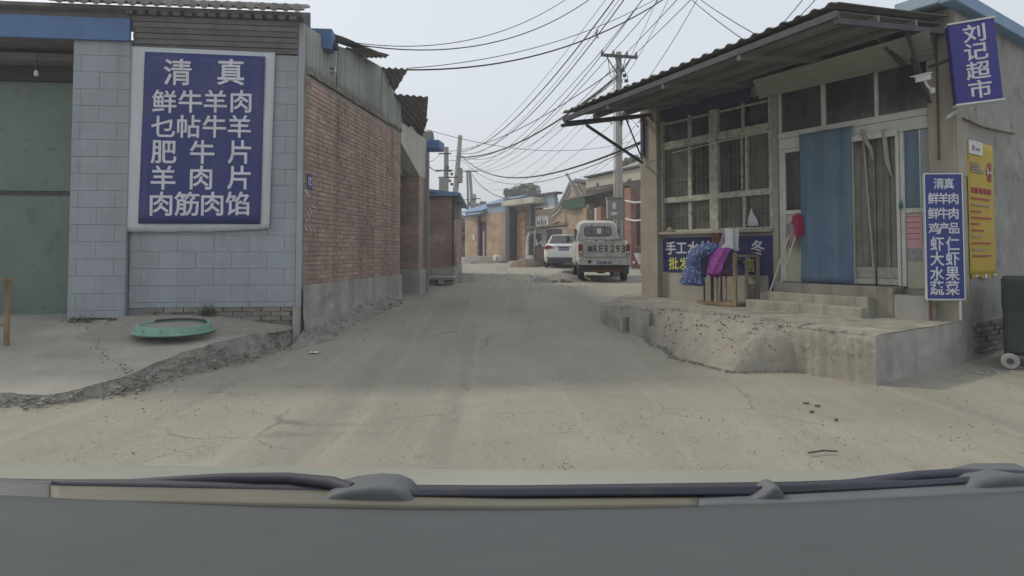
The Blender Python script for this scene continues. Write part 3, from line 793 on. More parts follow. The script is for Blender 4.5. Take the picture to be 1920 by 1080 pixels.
# ================================================================ SECOND BRICK BUILDING (further, end wall facing us)
def brick_lodge():
    Y = 17.0; p0 = at(780, 471, Y); p1 = at(849, 471, Y)
    fr = Fr(p1.x, Y, rad(2))
    t = frthing('brick_lodge', 'low brick lodge with blue sheet roof edge at the bend on the left', 'lodge', fr)
    zt = fr.z(849, 366); zb = fr.z(849, 501)
    box('wall', farbrick2, t, -1.6, 0, 0, 5, zb, zt)
    box('plinth', plinthm, t, -1.6, .02, -.03, 5, .2, zb-.003)
    # sloping blue roof
    m = MB(); zr0, zr1 = fr.z(800, 352), fr.z(862, 364)
    m.prism([(-1.6, zr0+.06), (.22, zr1+.03), (.22, zr1-.06), (-1.6, zr0-.05)], -.14, 5.1, 'y')
    m.build('roof', bluesheet, t, bevel=.01)
    MB().box(-1.6, .22, -.17, -.142, zr1-.06, zr1+.0).build('roof_edge', bluesheet, t)
    MB().bar((.05, -.1, zr1-.2), (.26, -.05, zr1-.28), .06, .05).build('bracket', darksteel, t)
    box('corner_pier', poleg, t, .03, .20, .02, .25, fr.z(856, 410), zr1-.07)
    pp = [(.015, -.03, .9), (.015, -.03, zr1-.1)]
    MB().tube(pp, .02, 6).build('drain_pipe', darksteel, t)
    # broken corner bricks
    me = MB().box(0, .20, 0, .12, 0, .055).mesh('brick'); me.materials.append(farbrick2)
    for k in range(10):
        inst('brick', me, t, (-.13 + R.uniform(0,.05), -.02, zb + .02 + k*.065), (0, 0, R.uniform(-.2,.2)))
    g_ = frthing('wall_graffiti', 'faint pale graffiti strokes on the brick lodge wall', 'graffiti', fr)
    for k, u in enumerate((803, 808, 813, 818, 823, 828, 832)):
        for q in range(2):
            a = fr.px(u + R.uniform(-1,2), 436 + R.uniform(0, 8), -.006); b = fr.px(u + R.uniform(0,4), 446 + R.uniform(0, 10), -.006)
            MB().bar((a.x, -.004, a.z), (b.x, -.004, b.z), .003, .022).build('stroke', whiteconc, g_)
brick_lodge()

def slab_step():
    p = gpt(826, 535); t = thing('stone_step', 'grey stone slab step below the brick lodge', 'step', (p.x, p.y+.3, g(p.y)))
    MB().box(-.42, .36, -.32, .4, .14, .22).build('slab', slabm, t, bevel=.015)
    for x in (-.25, .2): MB().box(x-.12, x+.12, -.2, .2, -.05, .14).build('support', stonem, t, bevel=.02)
slab_step()

# ================================================================ SHOP (right)
SA = math.atan2(.829, -.559)
SH = Fr(5.25, 7.08, SA)               # x away along the front, +y out towards the lane, z up
PZ = .474                             # platform top
YW = -.12                             # recessed wall plane
XC = (SH.i @ Vector((2.64, 10.95, 0))).x
def X(u, y=YW, v=471): return SH.px(u, v, y).x
def Z(u, v, y=YW): return SH.px(u, v, y).z

def shop():
    t = frthing('corner_shop', 'single storey corner shop with deep corrugated awning and worn windows on the right', 'shop', SH)
    H = 4.02
    # columns and plaster
    MB().box(XC-.01, XC+.40, -.30, .0, PZ-.3, H).build('column', pillarm, t, bevel=.012)
    MB().box(.0, X(1752), -.34, .0, PZ-.05, H+.2).build('corner_pillar', pillarm, t, bevel=.015)
    xw0, xw1 = X(1452), XC - .012                  # window bay
    xd0, xd1 = X(1752)+.004, X(1463)               # door bay (near .. far)
    zs = Z(1345, 432)                              # sill
    MB().box(xd1+.004, xw0-.004, -.30, YW+.04, PZ-.05, H).build('pier', wallshop, t, bevel=.01)
    MB().box(xw0, xw1, -.32, YW, PZ-.05, zs-.05).build('apron_wall', wallshop, t)
    MB().box(xw0-.02, xw1+.02, -.30, YW+.10, zs-.05, zs).build('window_sill', pillarm, t, bevel=.008)
    zwt = 3.75
    box('wall_head', wallshop, t, xd0, xw1, -.32, YW-.01, zwt, H)
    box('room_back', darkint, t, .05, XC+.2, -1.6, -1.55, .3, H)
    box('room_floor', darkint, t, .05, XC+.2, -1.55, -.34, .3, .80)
    # window: frames, rails and single panes
    zb1 = Z(1260, 380); zb2 = Z(1260, 370); zm1 = Z(1260, 279); zm2 = Z(1260, 265); zt1 = Z(1258, 231)
    xm = X(1340)
    def frame(name, x0, x1, z0, z1, d=.05, mt=oldframe, y=YW-.06, bev=.004):
        return MB().box(x0, x1, y, y+d, z0, z1).build(name, mt, t, bevel=bev)
    frame('mullion', X(1349), X(1333), zs, zwt, .085)
    frame('jamb', xw1-.05, xw1, zs, zwt, .08); frame('jamb', xw0, xw0+.06, zs, zwt, .08)
    for (a, b) in ((X(1333)+.002, xw1-.052), (xw0+.062, X(1349)-.002)):
        frame('window_rail', a, b, zb1, zb2, .075); frame('window_rail', a, b, zm1, zm2, .075)
        frame('window_rail', a, b, zt1, zt1+.03, .05); frame('window_rail', a, b, zs+.002, zs+.035, .06)
    frame('glazing_bar', X(1297), X(1291), zs+.037, zb1-.002, .055); frame('glazing_bar', X(1297), X(1291), zb2+.002, zm1-.002, .055); frame('glazing_bar', X(1297), X(1291), zm2+.002, zt1-.002, .055)
    frame('glazing_bar', X(1398), X(1393), zs+.037, zb1-.002, .055)
    frame('glazing_bar', X(1394), X(1391), zb2+.002, zm1-.002, .06); frame('glazing_bar', X(1404), X(1400), zb2+.002, zm1-.002, .07)
    frame('glazing_bar', X(1396), X(1392), zm2+.002, zt1-.002, .045)
    frame('glazing_bar', X(1297), X(1291), zt1+.032, zwt, .05); frame('glazing_bar', X(1396), X(1392), zt1+.032, zwt, .045)
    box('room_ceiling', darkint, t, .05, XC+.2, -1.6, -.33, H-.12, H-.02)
    cols = [(X(1291)+.002, xw1-.052), (X(1333)+.002, X(1297)-.002), (X(1392)+.002, X(1349)-.002), (xw0+.062, X(1404)-.002)]
    for i, (a, b) in enumerate(cols):
        for (z0, z1, mt) in ((zs+.037, zb1-.002, glassdusty), (zb2+.002, zm1-.002, glassdusty if i in (0, 3) else glassdark), (zm2+.002, zt1-.002, glassdark), (zt1+.032, zwt, glassdark)):
            MB().box(a, b, YW-.055+R.uniform(-.004,.004), YW-.05, z0, z1).build('pane', mt, t)
    # fine steel grille bars in front of the panes
    gb = {}
    for i, (a, b) in enumerate(cols):
        for (z0, z1) in ((zs+.037, zb1-.002), (zb2+.002, zm1-.002)):
            nb = max(2, int((b-a)/.085)); k_ = (round(z1-z0, 3))
            if k_ not in gb:
                gm = MB().tube([(0,0,0),(0,0,z1-z0)], .0035, 5).mesh('grille_bar'); gm.materials.append(woodg); gb[k_] = gm
            for q in range(1, nb): inst('grille_bar', gb[k_], t, (a + (b-a)*q/nb, YW-.03, z0), (R.uniform(-.01,.01), R.uniform(-.01,.01), 0))
            for q in (1, 2) if z1-z0 > .6 else (1,):
                MB().tube([(a, YW-.026, z0+(z1-z0)*q/(3 if z1-z0 > .6 else 2)), (b, YW-.026, z0+(z1-z0)*q/(3 if z1-z0 > .6 else 2))], .004, 5).build('grille_rail', woodg, t)
    # thin rod across the window
    MB().tube([(xw0, YW+.05, Z(1437, 249)), (xm-.05, YW+.06, Z(1348, 268)), (xw1-.3, YW+.05, Z(1300, 281))], .008, 6).build('rod', whitepvc, t)
    # door bay
    zt0 = Z(1600, 244); zh = Z(1500, 205)
    ztr = Z(1560, 235)
    yd = YW - .03
    thr = Z(1600, 533)                            # threshold height
    def al(name, x0, x1, z0, z1, y0=yd-.03, y1=yd+.03): return MB().box(x0, x1, y0, y1, z0, z1).build(name, alu, t, bevel=.004)
    zta, ztb = Z(1600, 238), Z(1600, 226)          # transom bar
    al('transom_bar', xd0, xd1, zta, ztb, yd-.03, yd+.05)
    al('transom_bar', xd0, xd1, zta-.16, zta-.004, yd-.03, yd+.03)
    al('door_jamb', xd1-.045, xd1, thr-.02, zta-.162); al('door_jamb', xd0, xd0+.03, thr-.02, zta-.162)
    al('door_jamb', xd1-.045, xd1, ztb+.002, zwt)
    al('transom_post', X(1552), X(1544), ztb+.002, zwt); al('transom_post', X(1652), X(1645), ztb+.002, zwt)
    for (a, b) in ((X(1544)+.002, xd1-.047), (X(1645)+.002, X(1552)-.002), (xd0+.002, X(1652)-.002)):
        MB().box(a, b, yd-.01, yd-.004, ztb+.002, zwt).build('transom_pane', glassdark, t)
    # left sidelight: glass over cream panel with tile lines
    xs0, xs1 = X(1508), xd1-.047
    al('door_stile', xs1-.05, xs1, thr, zta-.165); al('door_stile', xs0-.05, xs0, thr, zta-.165)
    zp = Z(1485, 398)
    al('door_rail', xs0+.002, xs1-.052, zp-.03, zp+.03); al('door_rail', xs0+.002, xs1-.052, zta-.22, zta-.165)
    MB().box(xs0, xs1-.05, yd-.012, yd-.004, zp+.032, zta-.222).build('pane', glassdark, t)
    MB().box(xs0, xs1-.05, yd-.012, yd+.004, thr, zp-.032).build('lower_panel', creampanel, t)
    for z in (thr+.12, thr+.30, thr+.46): MB().box(xs0+.02, xs1-.07, yd+.004, yd+.007, z, z+.006).build('panel_joint', oldframe, t)
    # doorway with plastic strips
    xo0, xo1 = X(1690), X(1600)
    al('door_post', xo1-.03, xo1, thr, zta-.165, yd-.03, yd+.05); al('door_post', xo0, xo0+.04, thr, zta-.165, yd-.03, yd+.05)
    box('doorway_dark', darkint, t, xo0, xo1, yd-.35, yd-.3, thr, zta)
    st = (xo1-.03-xo0-.04)/6
    for k in range(6):
        a = xo0+.04+st*k
        def f(i, j, a=a, k=k):
            return Vector((a + st*1.12*i, yd + .005 + .012*(k % 2) + .012*math.sin(i*3.1+k) + .01*noise.noise((k, j*3, 0)), thr+.04 + j*(zta-.2-thr-.04)))
        MB().grid(f, 4, 10).build('curtain_strip', strips, t, smooth=60, solid=.004)
    # metal frame holding the strips, kick plates, hanging bag
    al('curtain_rail', xo0, xo1, zta-.21, zta-.13, yd+.03, yd+.08)
    for (a, b) in ((X(1643)+.01, X(1602)), (X(1686), X(1645))):
        MB().box(a, b, yd+.03, yd+.042, thr+.10, thr+.24).build('kick_plate', graylace, t, bevel=.003)
        MB().box(a, b, yd+.03, yd+.04, thr+.012, thr+.095).build('kick_plate', rust if 0 else oldframe, t, bevel=.003)
    MB().bar((X(1641), yd+.05, thr+.02), (X(1625), yd+.05, zta-.2), .022).build('leaning_bar', graylace, t)
    MB().tube([(X(1624), yd+.08, Z(1624, 243)), (X(1632), yd+.1, Z(1632, 262)), (X(1640), yd+.07, Z(1640, 280)), (X(1643), yd+.07, Z(1643, 300))], [.02,.03,.025,.01], 7).build('tied_strip', graylace, t, smooth=60)
    MB().tube([(X(1664), yd+.06, Z(1664, 243)), (X(1669), yd+.07, Z(1669, 300)), (X(1676), yd+.05, Z(1676, 330))], [.03,.035,.01], 7).build('tied_strip', graylace, t, smooth=60)
    # right sidelight
    xr0, xr1 = xd0+.032, xo0-.004
    al('door_stile', xr1-.05, xr1, thr, zta-.165)
    zp = Z(1720, 394)
    al('door_rail', xr0, xr1-.052, zp-.03, zp+.03)
    MB().box(xr0, xr1-.05, yd-.012, yd-.004, zp+.032, zta-.162).build('pane', glassdark, t)
    MB().box(X(1727), X(1692), yd-.003, yd+.001, zp+.034, zta-.17).build('inner_cloth', curtain, t)
    MB().box(xr0, X(1728), yd-.003, yd+.001, zp+.034, zta-.17).build('inner_board', palegrey, t)
    al('glazing_bar', X(1729), X(1726), zp+.032, zta-.165, yd-.02, yd+.012)
    MB().box(xr0, xr1-.05, yd-.012, yd+.004, thr-.02, zp-.032).build('lower_panel', creampanel, t)
    MB().box(xr0, xr1, -.30, yd-.01, PZ, thr-.02).build('sill_block', wallshop, t)
    MB().box(xo0, xd1, -.30, yd-.034, PZ, thr).build('door_base', concrete, t)
    # steps
    xa = .86
    box('landing', concrete, t, X(1690)-.02, xd1-.1, yd-.028, .16, PZ-.02, thr-.006, bevel=.012)
    MB().box(xa, 2.30, .162, .34, PZ-.02, PZ+.245).build('step', concrete, t, bevel=.014)
    MB().box(xa-.02, 2.46, .342, .56, PZ-.02, PZ+.125).build('step', concrete, t, bevel=.014)
    MB().box(.24, X(1690)-.025, yd-.02, .18, PZ-.02, thr-.09).build('stub_wall', plinthm, t, bevel=.02)
    # awning
    A0 = SH.i @ at(1053, 216, 10.0); A1 = SH.i @ at(1572, 9, 6.05)
    B0 = Vector((A0.x, -.1, 4.0)); B1 = Vector((.02, -.1, 4.10))
    n = 26
    wv = abs(A0.x - A1.x)/n
    def aw(i, j, off=0.0, amp=.028):
        p = A1.lerp(A0, i).lerp(B1.lerp(B0, i), j)
        k = (i*n) % 1.0
        h = max(0, 1 - abs(k-.5)/.28)
        p.z += amp*min(1, h*1.6) + off; return p
    MB().grid(lambda i, j: aw(i, j, .03), n*10, 10).build('awning_sheet', roofdark, t, smooth=30, solid=.006)
    MB().grid(lambda i, j: aw(i*.97+.015, .02+j*.96, -.035, 0), 30, 6).build('awning_lining', eavedark, t, solid=.01)
    for (j, mt) in ((.015, darksteel), (.33, eavedark), (.66, eavedark), (.97, eavedark)):
        a = aw(.005, j, -.085, 0); b = aw(.995, j, -.085, 0); MB().bar(a, b, .06, .07).build('purlin', mt, t)
    for i in (.01, .26, .52, .76, .985):
        a = aw(i, .01, -.15, 0); b = aw(i, .99, -.15, 0); MB().bar(a, b, .05, .06).build('rafter', darksteel if i in (.01, .985) else eavedark, t)
    # pale ribbed soffit sheet above the door
    P = [SH.px(1412, 152, .55), SH.px(1742, 58, .55), SH.px(1752, 112, .0), SH.px(1424, 187, .0)]
    def sf(i, j):
        p = P[0].lerp(P[1], i).lerp(P[3].lerp(P[2], i), j)
        k = (j*6) % 1.0; p.z += .012*(1 if k < .15 or k > .85 else 0); return p
    MB().grid(sf, 4, 48).build('soffit_sheet', soffit, t, solid=.004)
    MB().bar(SH.px(1612, 34, .9), SH.px(1697, 126, .1), .04, .05).build('strut', darksteel, t)
    # dark blue tarp strip above the window
    MB().box(xw0+.35, xw1, YW+.02, YW+.03, zt1+.06, zwt+.15).build('tarp_strip', navycloth, t)
    # left bracket
    ab = aw(.985, .03, -.19, 0); zt_ = SH.px(1216, 216, 0).z
    x_ = XC+.30
    MB().bar((x_, .0, zt_), (x_, ab.y, ab.z+.02), .05, .055).build('bracket_arm', darksteel, t)
    MB().bar((x_, .035, zt_-.75), (x_, .035, zt_), .05, .06).build('bracket_post', purplepost, t)
    q1 = SH.px(1108, 222, ab.y*.72); MB().bar((x_, .05, SH.z(1222, 302, .05)), (x_, ab.y*.72, zt_+(ab.z+.02-zt_)*.72-.04), .04, .04).build('brace', darksteel, t)
    MB().bar((x_, .05, SH.z(1218, 296, .05)), (x_, .45, zt_+(ab.z+.02-zt_)*.2-.04), .02, .02).build('brace', darksteel, t)
    # right bracket and rusty strap on the pillar
    MB().bar((.16, .03, SH.z(1768, 300, 0)), (.16, .03, SH.z(1735, 60, 0)), .018, .018).build('strap', rust, t)
    MB().bar((.24, .04, SH.z(1757, 190, .04)), (.24, .60, 3.85), .035, .03).build('brace', darksteel, t)
    MB().bar((.30, .04, SH.z(1735, 160, .04)), (.30, .35, 3.62), .03, .03).build('brace', darksteel, t)
    # side wall and roof with blue edge
    L = 7.0
    MB().box(.0, .25, -L, -.345, PZ-.6, H+.2).build('side_wall', sidewallm, t)
    MB().box(.004, XC+.5, -L, -3.0, .2, H).build('rear_mass', sidewallm, t)
    MB().prism([(-L, H+.16), (.28, H+.23), (.28, H+.28), (-L, H+.22)], .02, XC+.6, 'x').build('roof', bluesheet2, t)
    zr = SH.sidepx(1735, 12, -.10).z
    MB().box(-.14, .02, -L, .30, H+.17, H+.33).build('roof_edge', bluesheet, t, bevel=.01)
    MB().box(.022, .5, .20, .30, H+.19, H+.33).build('roof_edge', bluesheet2, t, bevel=.01)
    # conduit on the side wall
    MB().tube([SH.sidepx(1806, 222, -.03), SH.sidepx(1842, 238, -.03), SH.sidepx(1862, 243, -.03), SH.sidepx(1902, 251, -.03)], .012, 6).build('conduit', rust, t)
    MB().box(-.012, -.001, -.36, -.02, SH.sidepx(1800, 330, 0).z, H+.15).build('pillar_side', pillarm, t)
shop()

# ---------------------------------------------------------------- platform
def platform():
    t = frthing('shop_platform', 'raised concrete platform with a cracked edge in front of the shop', 'platform', SH)
    W = 2.02
    def PL(y): return 5.5 - max(0, y)/2.02*1.55
    # top slab with worn edge
    def top(i, j):
        y = -.35 + j*(W+.35); x = i*PL(y)
        if j > .99:
            y += .03*noise.noise((x*4, 0, 0)) + .02*noise.noise((x*13, 0, 2)) - (.32 if 2.55 < x < 2.95 else 0)
        return Vector((x, y, PZ + .012*noise.noise((x*1.2, y*1.2, 5)) - (.012 if j > .99 else 0) ))
    MB().grid(top, 110, 24).build('top_slab', concrete, t, smooth=50)
    def face(i, j):
        x = -.011 + i*(PL(W)+.011); e = .03*noise.noise((x*4, 0, 0)) + .02*noise.noise((x*13, 0, 2)) - (.32 if 2.55 < x < 2.95 else 0)
        bul = .010*noise.noise((x*3, j*3, 0)) + .006*noise.noise((x*11, j*9, 4)) + .013*noise.noise((x*24, j*16, 7))*(1 if j < .32 else .3) - .010*(j > .32)
        return Vector((x, W + e + (.012 if 0 < j else 0) + bul*(1 if j else 0), PZ - .012 + j*(-.15-PZ+.012)))
    MB().grid(face, 170, 16).build('front_face', concrete, t, smooth=25)
    def endf(i, j):
        y = -.35 + i*(W+.35); x = PL(y) + .03*noise.noise((y*4, j*3, 0)) + .015*noise.noise((y*12, j*9, 3))
        if i > .999: x = PL(W)
        return Vector((x, y + (.012+.03*noise.noise((PL(W)*4,0,0)) if i > .999 else 0), PZ - .005 + j*(-.15-PZ)))
    MB().grid(endf, 50, 10).build('end_face', concrete, t)
    def side(i, j):
        y = -1.2 + i*(W+1.2); x = .0 + .012*noise.noise((y*3, j*4, 0)) + .015*noise.noise((y*10, j*8, 4))
        if i >= .999: x = 0; y += .03*noise.noise((0, 0, 0)) + .02*noise.noise((0, 0, 2)) + .012
        return Vector((x - .01, y, PZ - .003 + j*(-.15-PZ)))
    MB().grid(side, 60, 12).build('side_face', plinthm, t, smooth=35)
    # exposed bricks where the render fell off at the back
    me = MB().box(0, .06, 0, .22, 0, .05).mesh('brick'); me.materials.append(footbrick)
    for r_ in range(7):
        for k in range(4):
            inst('brick', me, t, (-.045 + R.uniform(-.015,.012), -.55 - k*.235 - (r_ % 2)*.11, .02 + r_*.062), (0, 0, R.uniform(-.06,.06)))
    # broken slab lumps at the far end of the edge
    for k, (x, y, w_, d_, z0, z1, rz_) in enumerate(((3.10, W+.02, .34, .20, -.05, PZ-.03, .15), (3.42, W+.05, .22, .18, -.05, PZ-.12, -.3), (2.86, W+.06, .16, .14, -.05, PZ-.20, .5))):
        mm = MB(); rc = random.Random(k)
        n_ = 7; ring = [(w_*(.5+rc.uniform(-.09,.09))*math.copysign(abs(math.cos(2*math.pi*i/n_))**.5, math.cos(2*math.pi*i/n_)), d_*(.6+rc.uniform(-.1,.1))*math.copysign(abs(math.sin(2*math.pi*i/n_))**.5, math.sin(2*math.pi*i/n_))) for i in range(n_)]
        mm.loft([[Vector((a_+rc.uniform(-.012,.012), b_+rc.uniform(-.012,.012), z_ + rc.uniform(-.015,.015))) for a_, b_ in ring] for z_ in (z0, (z0+z1)/2, z1)])
        lo = mm.build('slab_lump', concrete, t); lo.location = (x, y, 0); lo.rotation_euler = (0, 0, rz_)
    # scattered lumps along the broken lip
    m = MB()
    for k in range(70):
        x = R.uniform(.1, 3.8); y = W + R.gauss(-.06, .05); s_ = R.uniform(.01, .035)
        m.obox((x, y, PZ+.0), (s_*1.5, s_, s_*.7), Matrix.Rotation(R.uniform(0, 3), 3, 'Z') @ Matrix.Rotation(R.uniform(-.4,.4), 3, 'X'))
    m.build('lip_crumbs', concrete, t)['kind'] = 'stuff'
platform()

# pebbly cement mound spilling off the platform edge
def mound():
    t = frthing('cement_mound', 'mound of dried cement with dark pebbles against the platform edge', 'mound', SH)
    x0, x1 = .82, 3.05; W = 2.02
    def h(x, y):
        a = (x - x0)/(x1-x0)                       # 0 near end .. 1 far end
        if not 0 <= a <= 1: return -.1
        env = min(1, a/.16)**.7*min(1, (1-a)/.22)**.8
        reach = (.62*(1-a)**.6*min(1, .5+a*4) + .12 + .16*noise.noise((x*2.3, 0, 5)))*env + .02
        d = (y - (W - .05))/(.05 + reach)
        if d < 0: return PZ + .030*env*max(0, min(1, (y - W + .5)/.3))
        return (PZ + .030*env)*(1 - d**1.25) if d < 1.1 else -.1
    def f(i, j):
        x = x0 - .02 + i*(x1-x0+.04); y = W - .55 + j*1.6
        z = h(x, y); k = 1 if z > .01 else .2
        if y < W-.5: z = PZ - .03
        return Vector((x, y, z + k*(.026*noise.noise((x*4, y*4, 1)) + .018*noise.noise((x*11, y*11, 1)) + .010*noise.noise((x*30, y*30, 1)))))
    o = MB().grid(f, 110, 100).build('cement', dustless, t, smooth=50)
    m = MB(); n = 0
    while n < 420:
        x = R.uniform(x0+.1, x1-.05); y = R.gauss(W-.02, .24)
        z = h(x, y)
        if z < .03 or y < W - .5: continue
        if z > PZ - .02 and R.random() < .2: continue
        s_ = R.uniform(.004, .011); m.obox((x, y, z + .003), (s_*1.8, s_*1.2, s_), Matrix.Rotation(R.uniform(0, 3), 3, 'Z') @ Matrix.Rotation(R.uniform(-.6,.6), 3, 'X')); n += 1
    m.build('pebbles', pebblem, t)['kind'] = 'stuff'
    m = MB()
    for k in range(260):                              # crumbs at the foot
        x = R.uniform(x0+.02, x1); y = W-.1
        while h(x, y) > .02 and y < W+1: y += .02
        p = SH.w(x, y + R.gauss(.01, .03)); l = SH.i @ p; s_ = R.uniform(.005, .02)
        m.obox((l.x, l.y, g(p.y) + s_*.3), (s_*1.5, s_, s_), Matrix.Rotation(R.uniform(0, 3), 3, 'Z'))
    m.build('crumbs', greysoil, t)['kind'] = 'stuff'
dustless = M('dried_cement', (.29,.27,.225), .98, .12, 5, .5, 30, dirt=((.23,.21,.18), 3, .5, .75, .5))
mound()

# ---------------------------------------------------------------- signs on the shop
def shop_signs():
    # navy sign under the window
    t = frthing('window_sign', 'navy hand-painted sign with white and yellow characters below the shop window', 'sign', SH)
    y = YW + .012
    x0, x1 = X(1441), X(1244); zt, zb = Z(1345, 436)-.07, Z(1345, 513)
    zt = min(zt, Z(1345,432)-.055)
    MB().box(x0, x1, YW+.003, y, zb, zt).build('panel', signnavy, t)
    h1, h2 = zb + (zt-zb)*.70, zb + (zt-zb)*.25
    for ch, u in (('手', 1258), ('工', 1278), ('水', 1300), ('饺', 1325), ('冬', 1421)):
        glyph(ch, letterw, t, (X(u, y), y+.004, h1), FRONT_PY, .235, .235)
    for ch, u in (('批', 1263), ('发', 1283), ('售', 1404)):
        glyph(ch, lettery, t, (X(u, y), y+.004, h2), FRONT_PY, .22, .22)
    # dark corner strip right of it
    box('end_board', signnavy, t, X(1449), x0-.004, YW+.003, YW+.02, PZ, zt)
    # blue curtain over the door
    c = frthing('door_curtain', 'blue cloth door curtain hanging beside the plastic strips', 'curtain', SH)
    yc = YW + .055; xa, xb = X(1601, yc), X(1504, yc); ztp = Z(1550, 244, yc); zbt = Z(1550, 530, yc)
    def f(i, j):
        return Vector((xa + i*(xb-xa), yc + .02 + .007*math.sin(i*15+1.4*math.sin(j*2.6)) + .003*math.sin(i*37+3*j) + .022*noise.noise((i*3.2, j*2.2, 0)), zbt + j*(ztp-zbt) + (.006*noise.noise((i*7,0,0)) if j < .05 else 0)))
    MB().grid(f, 40, 24).build('cloth', curtain, c, smooth=70, solid=.006)
    m = bluesheet2
    for (a, b, z0, z1) in ((.30,.31,.0,1),(.68,.69,0,1)):
        pass
    MB().box(xa-.01, xb+.01, yc-.012, yc+.012, ztp, ztp+.03).build('header', alu, c)
    # posters on the right sidelight
    p = frthing('pink_notice', 'pink paper notice on the cream panel right of the shop door', 'poster', SH)
    yp = YW - .022; a, b = X(1729, yp), X(1693, yp)
    z0, z1 = Z(1710, 465, yp), Z(1710, 403, yp)
    MB().box(a, b, yp-.003, yp, z0, z1).build('sheet', pinkp, p)
    for k in range(5): MB().box(a+.02, b-.02-R.uniform(0,.05), yp+.0005, yp+.001, z1-.03-k*.07, z1-.02-k*.07).build('print_line', letterr, p)
    p = frthing('grey_flyer', 'torn grey printed flyer below and beside the pink notice', 'poster', SH)
    MB().box(a, b, yp-.003, yp-.001, Z(1710, 490, yp), z0-.005).build('sheet', greyprint, p)
    MB().box(X(1742, yp), a-.004, yp-.003, yp-.001, Z(1735, 458, yp), Z(1735, 402, yp)).build('side_sheet', greyprint, p)
    # standing banner with produce list
    fr2 = Fr(*SH.w(.28, .42).xy, rad(-2))
    s = frthing('produce_banner', 'tall narrow blue banner listing meat and produce at the shop corner', 'banner', fr2)
    x0, x1 = fr2.x(1736), fr2.x(1805); zt, zb = fr2.z(1770, 327), fr2.z(1770, 560)
    MB().box(x0, x1, -.01, .01, zb, zt).build('panel', signblue2, s)
    for (q0, q1, q2, q3) in ((x0-.008, x1+.008, zt, zt+.014), (x0-.008, x1+.008, zb-.014, zb), (x1, x1+.012, zb, zt), (x0-.012, x0, zb, zt)):
        MB().box(q0, q1, -.014, .014, q2, q3).build('edge', whitemetal, s)
    MB().box(x0+.03, x0+.055, 0, .02, PZ+.02, zb-.014).build('stand_leg', rust, s)
    MB().box(x1-.05, x1-.03, 0, .02, PZ+.02, zb-.014).build('stand_leg', whitemetal, s)
    MB().box(x0+.02, x1-.02, .022, .035, zb-.03, zb+.01).build('stand_bar', whitemetal, s)
    pw = F/fr2.w(0,0).y
    rows = [(344, ['清', '真'], (1760, 1779), 19), (372, ['鲜','羊','肉'], (1750,1769,1788), 20), (400, ['鲜','牛','肉'], (1750,1769,1788), 20), (428, ['鸡','产','品'], (1751,1770,1789), 20),
            (457, ['虾','仁'], (1757,1786), 25), (485, ['大','虾'], (1757,1786), 25), (513, ['水','果'], (1757,1786), 25), (540, ['蔬','菜'], (1757,1786), 25)]
    for v, cs, us, szp in rows:
        for ch, u in zip(cs, us):
            pp = fr2.px(u, v, -.012); k = szp/pw
            glyph(ch, letterw, s, pp, FRONT_MY, k*1.0, k*1.08)
    # blue light box on the corner
    c = at(1829, 115, 6.75)
    s = thing('light_box_sign', 'blue vertical light box sign with white characters on the shop corner', 'sign', c)
    s.rotation_euler = (0, rad(-4.0), rad(-20))
    W_, H_ = .222, .46
    MB().box(-W_, W_, 0, .12, -H_, H_).build('box', lightboxblue, s, bevel=.012)
    for z_ in (H_, -H_-.02): MB().box(-W_-.008, W_+.008, -.012, .128, z_, z_+.02).build('frame_edge', whitemetal, s)
    for k, ch in enumerate('刘记超市'): glyph(ch, letterw, s, (.015, -.004, .325-.215*k), FRONT_MY, .225, .205)
    MB().bar((-.10, .1, -H_), (-.25, .25, -H_-.1), .03).build('bracket', whitemetal, s)
    MB().bar((-.15, .1, .1), (-.35, .35, .1), .03).build('bracket', darksteel, s)
    # yellow recruitment poster on the side wall
    y0 = SH.sidepx(1816, 400, -.01); y1 = SH.sidepx(1864, 400, -.01)
    s = frthing('yellow_poster', 'yellow recruitment poster with small print on the shop side wall', 'poster', SH)
    zt = SH.sidepx(1838, 268, -.01).z; zb = SH.sidepx(1838, 518, -.01).z
    ya, yb = y0.y, y1.y
    def f(i, j): return Vector((-.012 + .006*noise.noise((i*3, j*5, 0)), ya + i*(yb-ya) + .01*noise.noise((0, j*6, 3)), zb + j*(zt-zb) + (.01*noise.noise((i*9,0,0)) if j == 0 else 0)))
    MB().grid(f, 8, 20).build('sheet', yellowp, s, smooth=60, solid=.003)
    h = zt - zb; w_ = abs(yb-ya)
    def rect(name, mt, a, b, c, d): return MB().box(-.026, -.021, ya + a*(yb-ya), ya + b*(yb-ya), zt - d*h, zt - c*h).build(name, mt, s)
    rect('header', whitep, .02, .55, .0, .10)
    MB().lathe([(.001,-.026),(.075,-.026),(.075,-.022),(.001,-.022)], (0, ya+.80*(yb-ya), zt-.21*h), 20, 'x').build('roundel', whitep, s).scale = (1, 1, 1)
    for ch, k in (('招', .175), ('聘', .255)): glyph(ch, letterr, s, (-.03, ya+.80*(yb-ya), zt-k*h), FRONT_MX, .095, .115)
    for k in range(5):
        a = .1 + k*.16; rect('title_mark', letterr, a, a+.11, .345, .385)
    rect('logo_mark', letterr, .14, .24, .035, .075); rect('logo_mark', greyprint, .28, .45, .05, .07)
    for k in range(14):
        z_ = .16 + .02*k if k < 4 else .42 + (k-4)*.047
        a = .08; e = a + R.uniform(.25, .8) if k >= 4 else a + R.uniform(.3, .5)
        rect('print_line', letterr if R.random() < .4 else brokenm, a, e, z_, z_+.012)
    for k in range(8): rect('tear_strip', whitep if k % 3 == 1 else yellowp, .03+k*.12, .03+k*.12+.09, .985, 1.0+R.uniform(0,.02))
shop_signs()

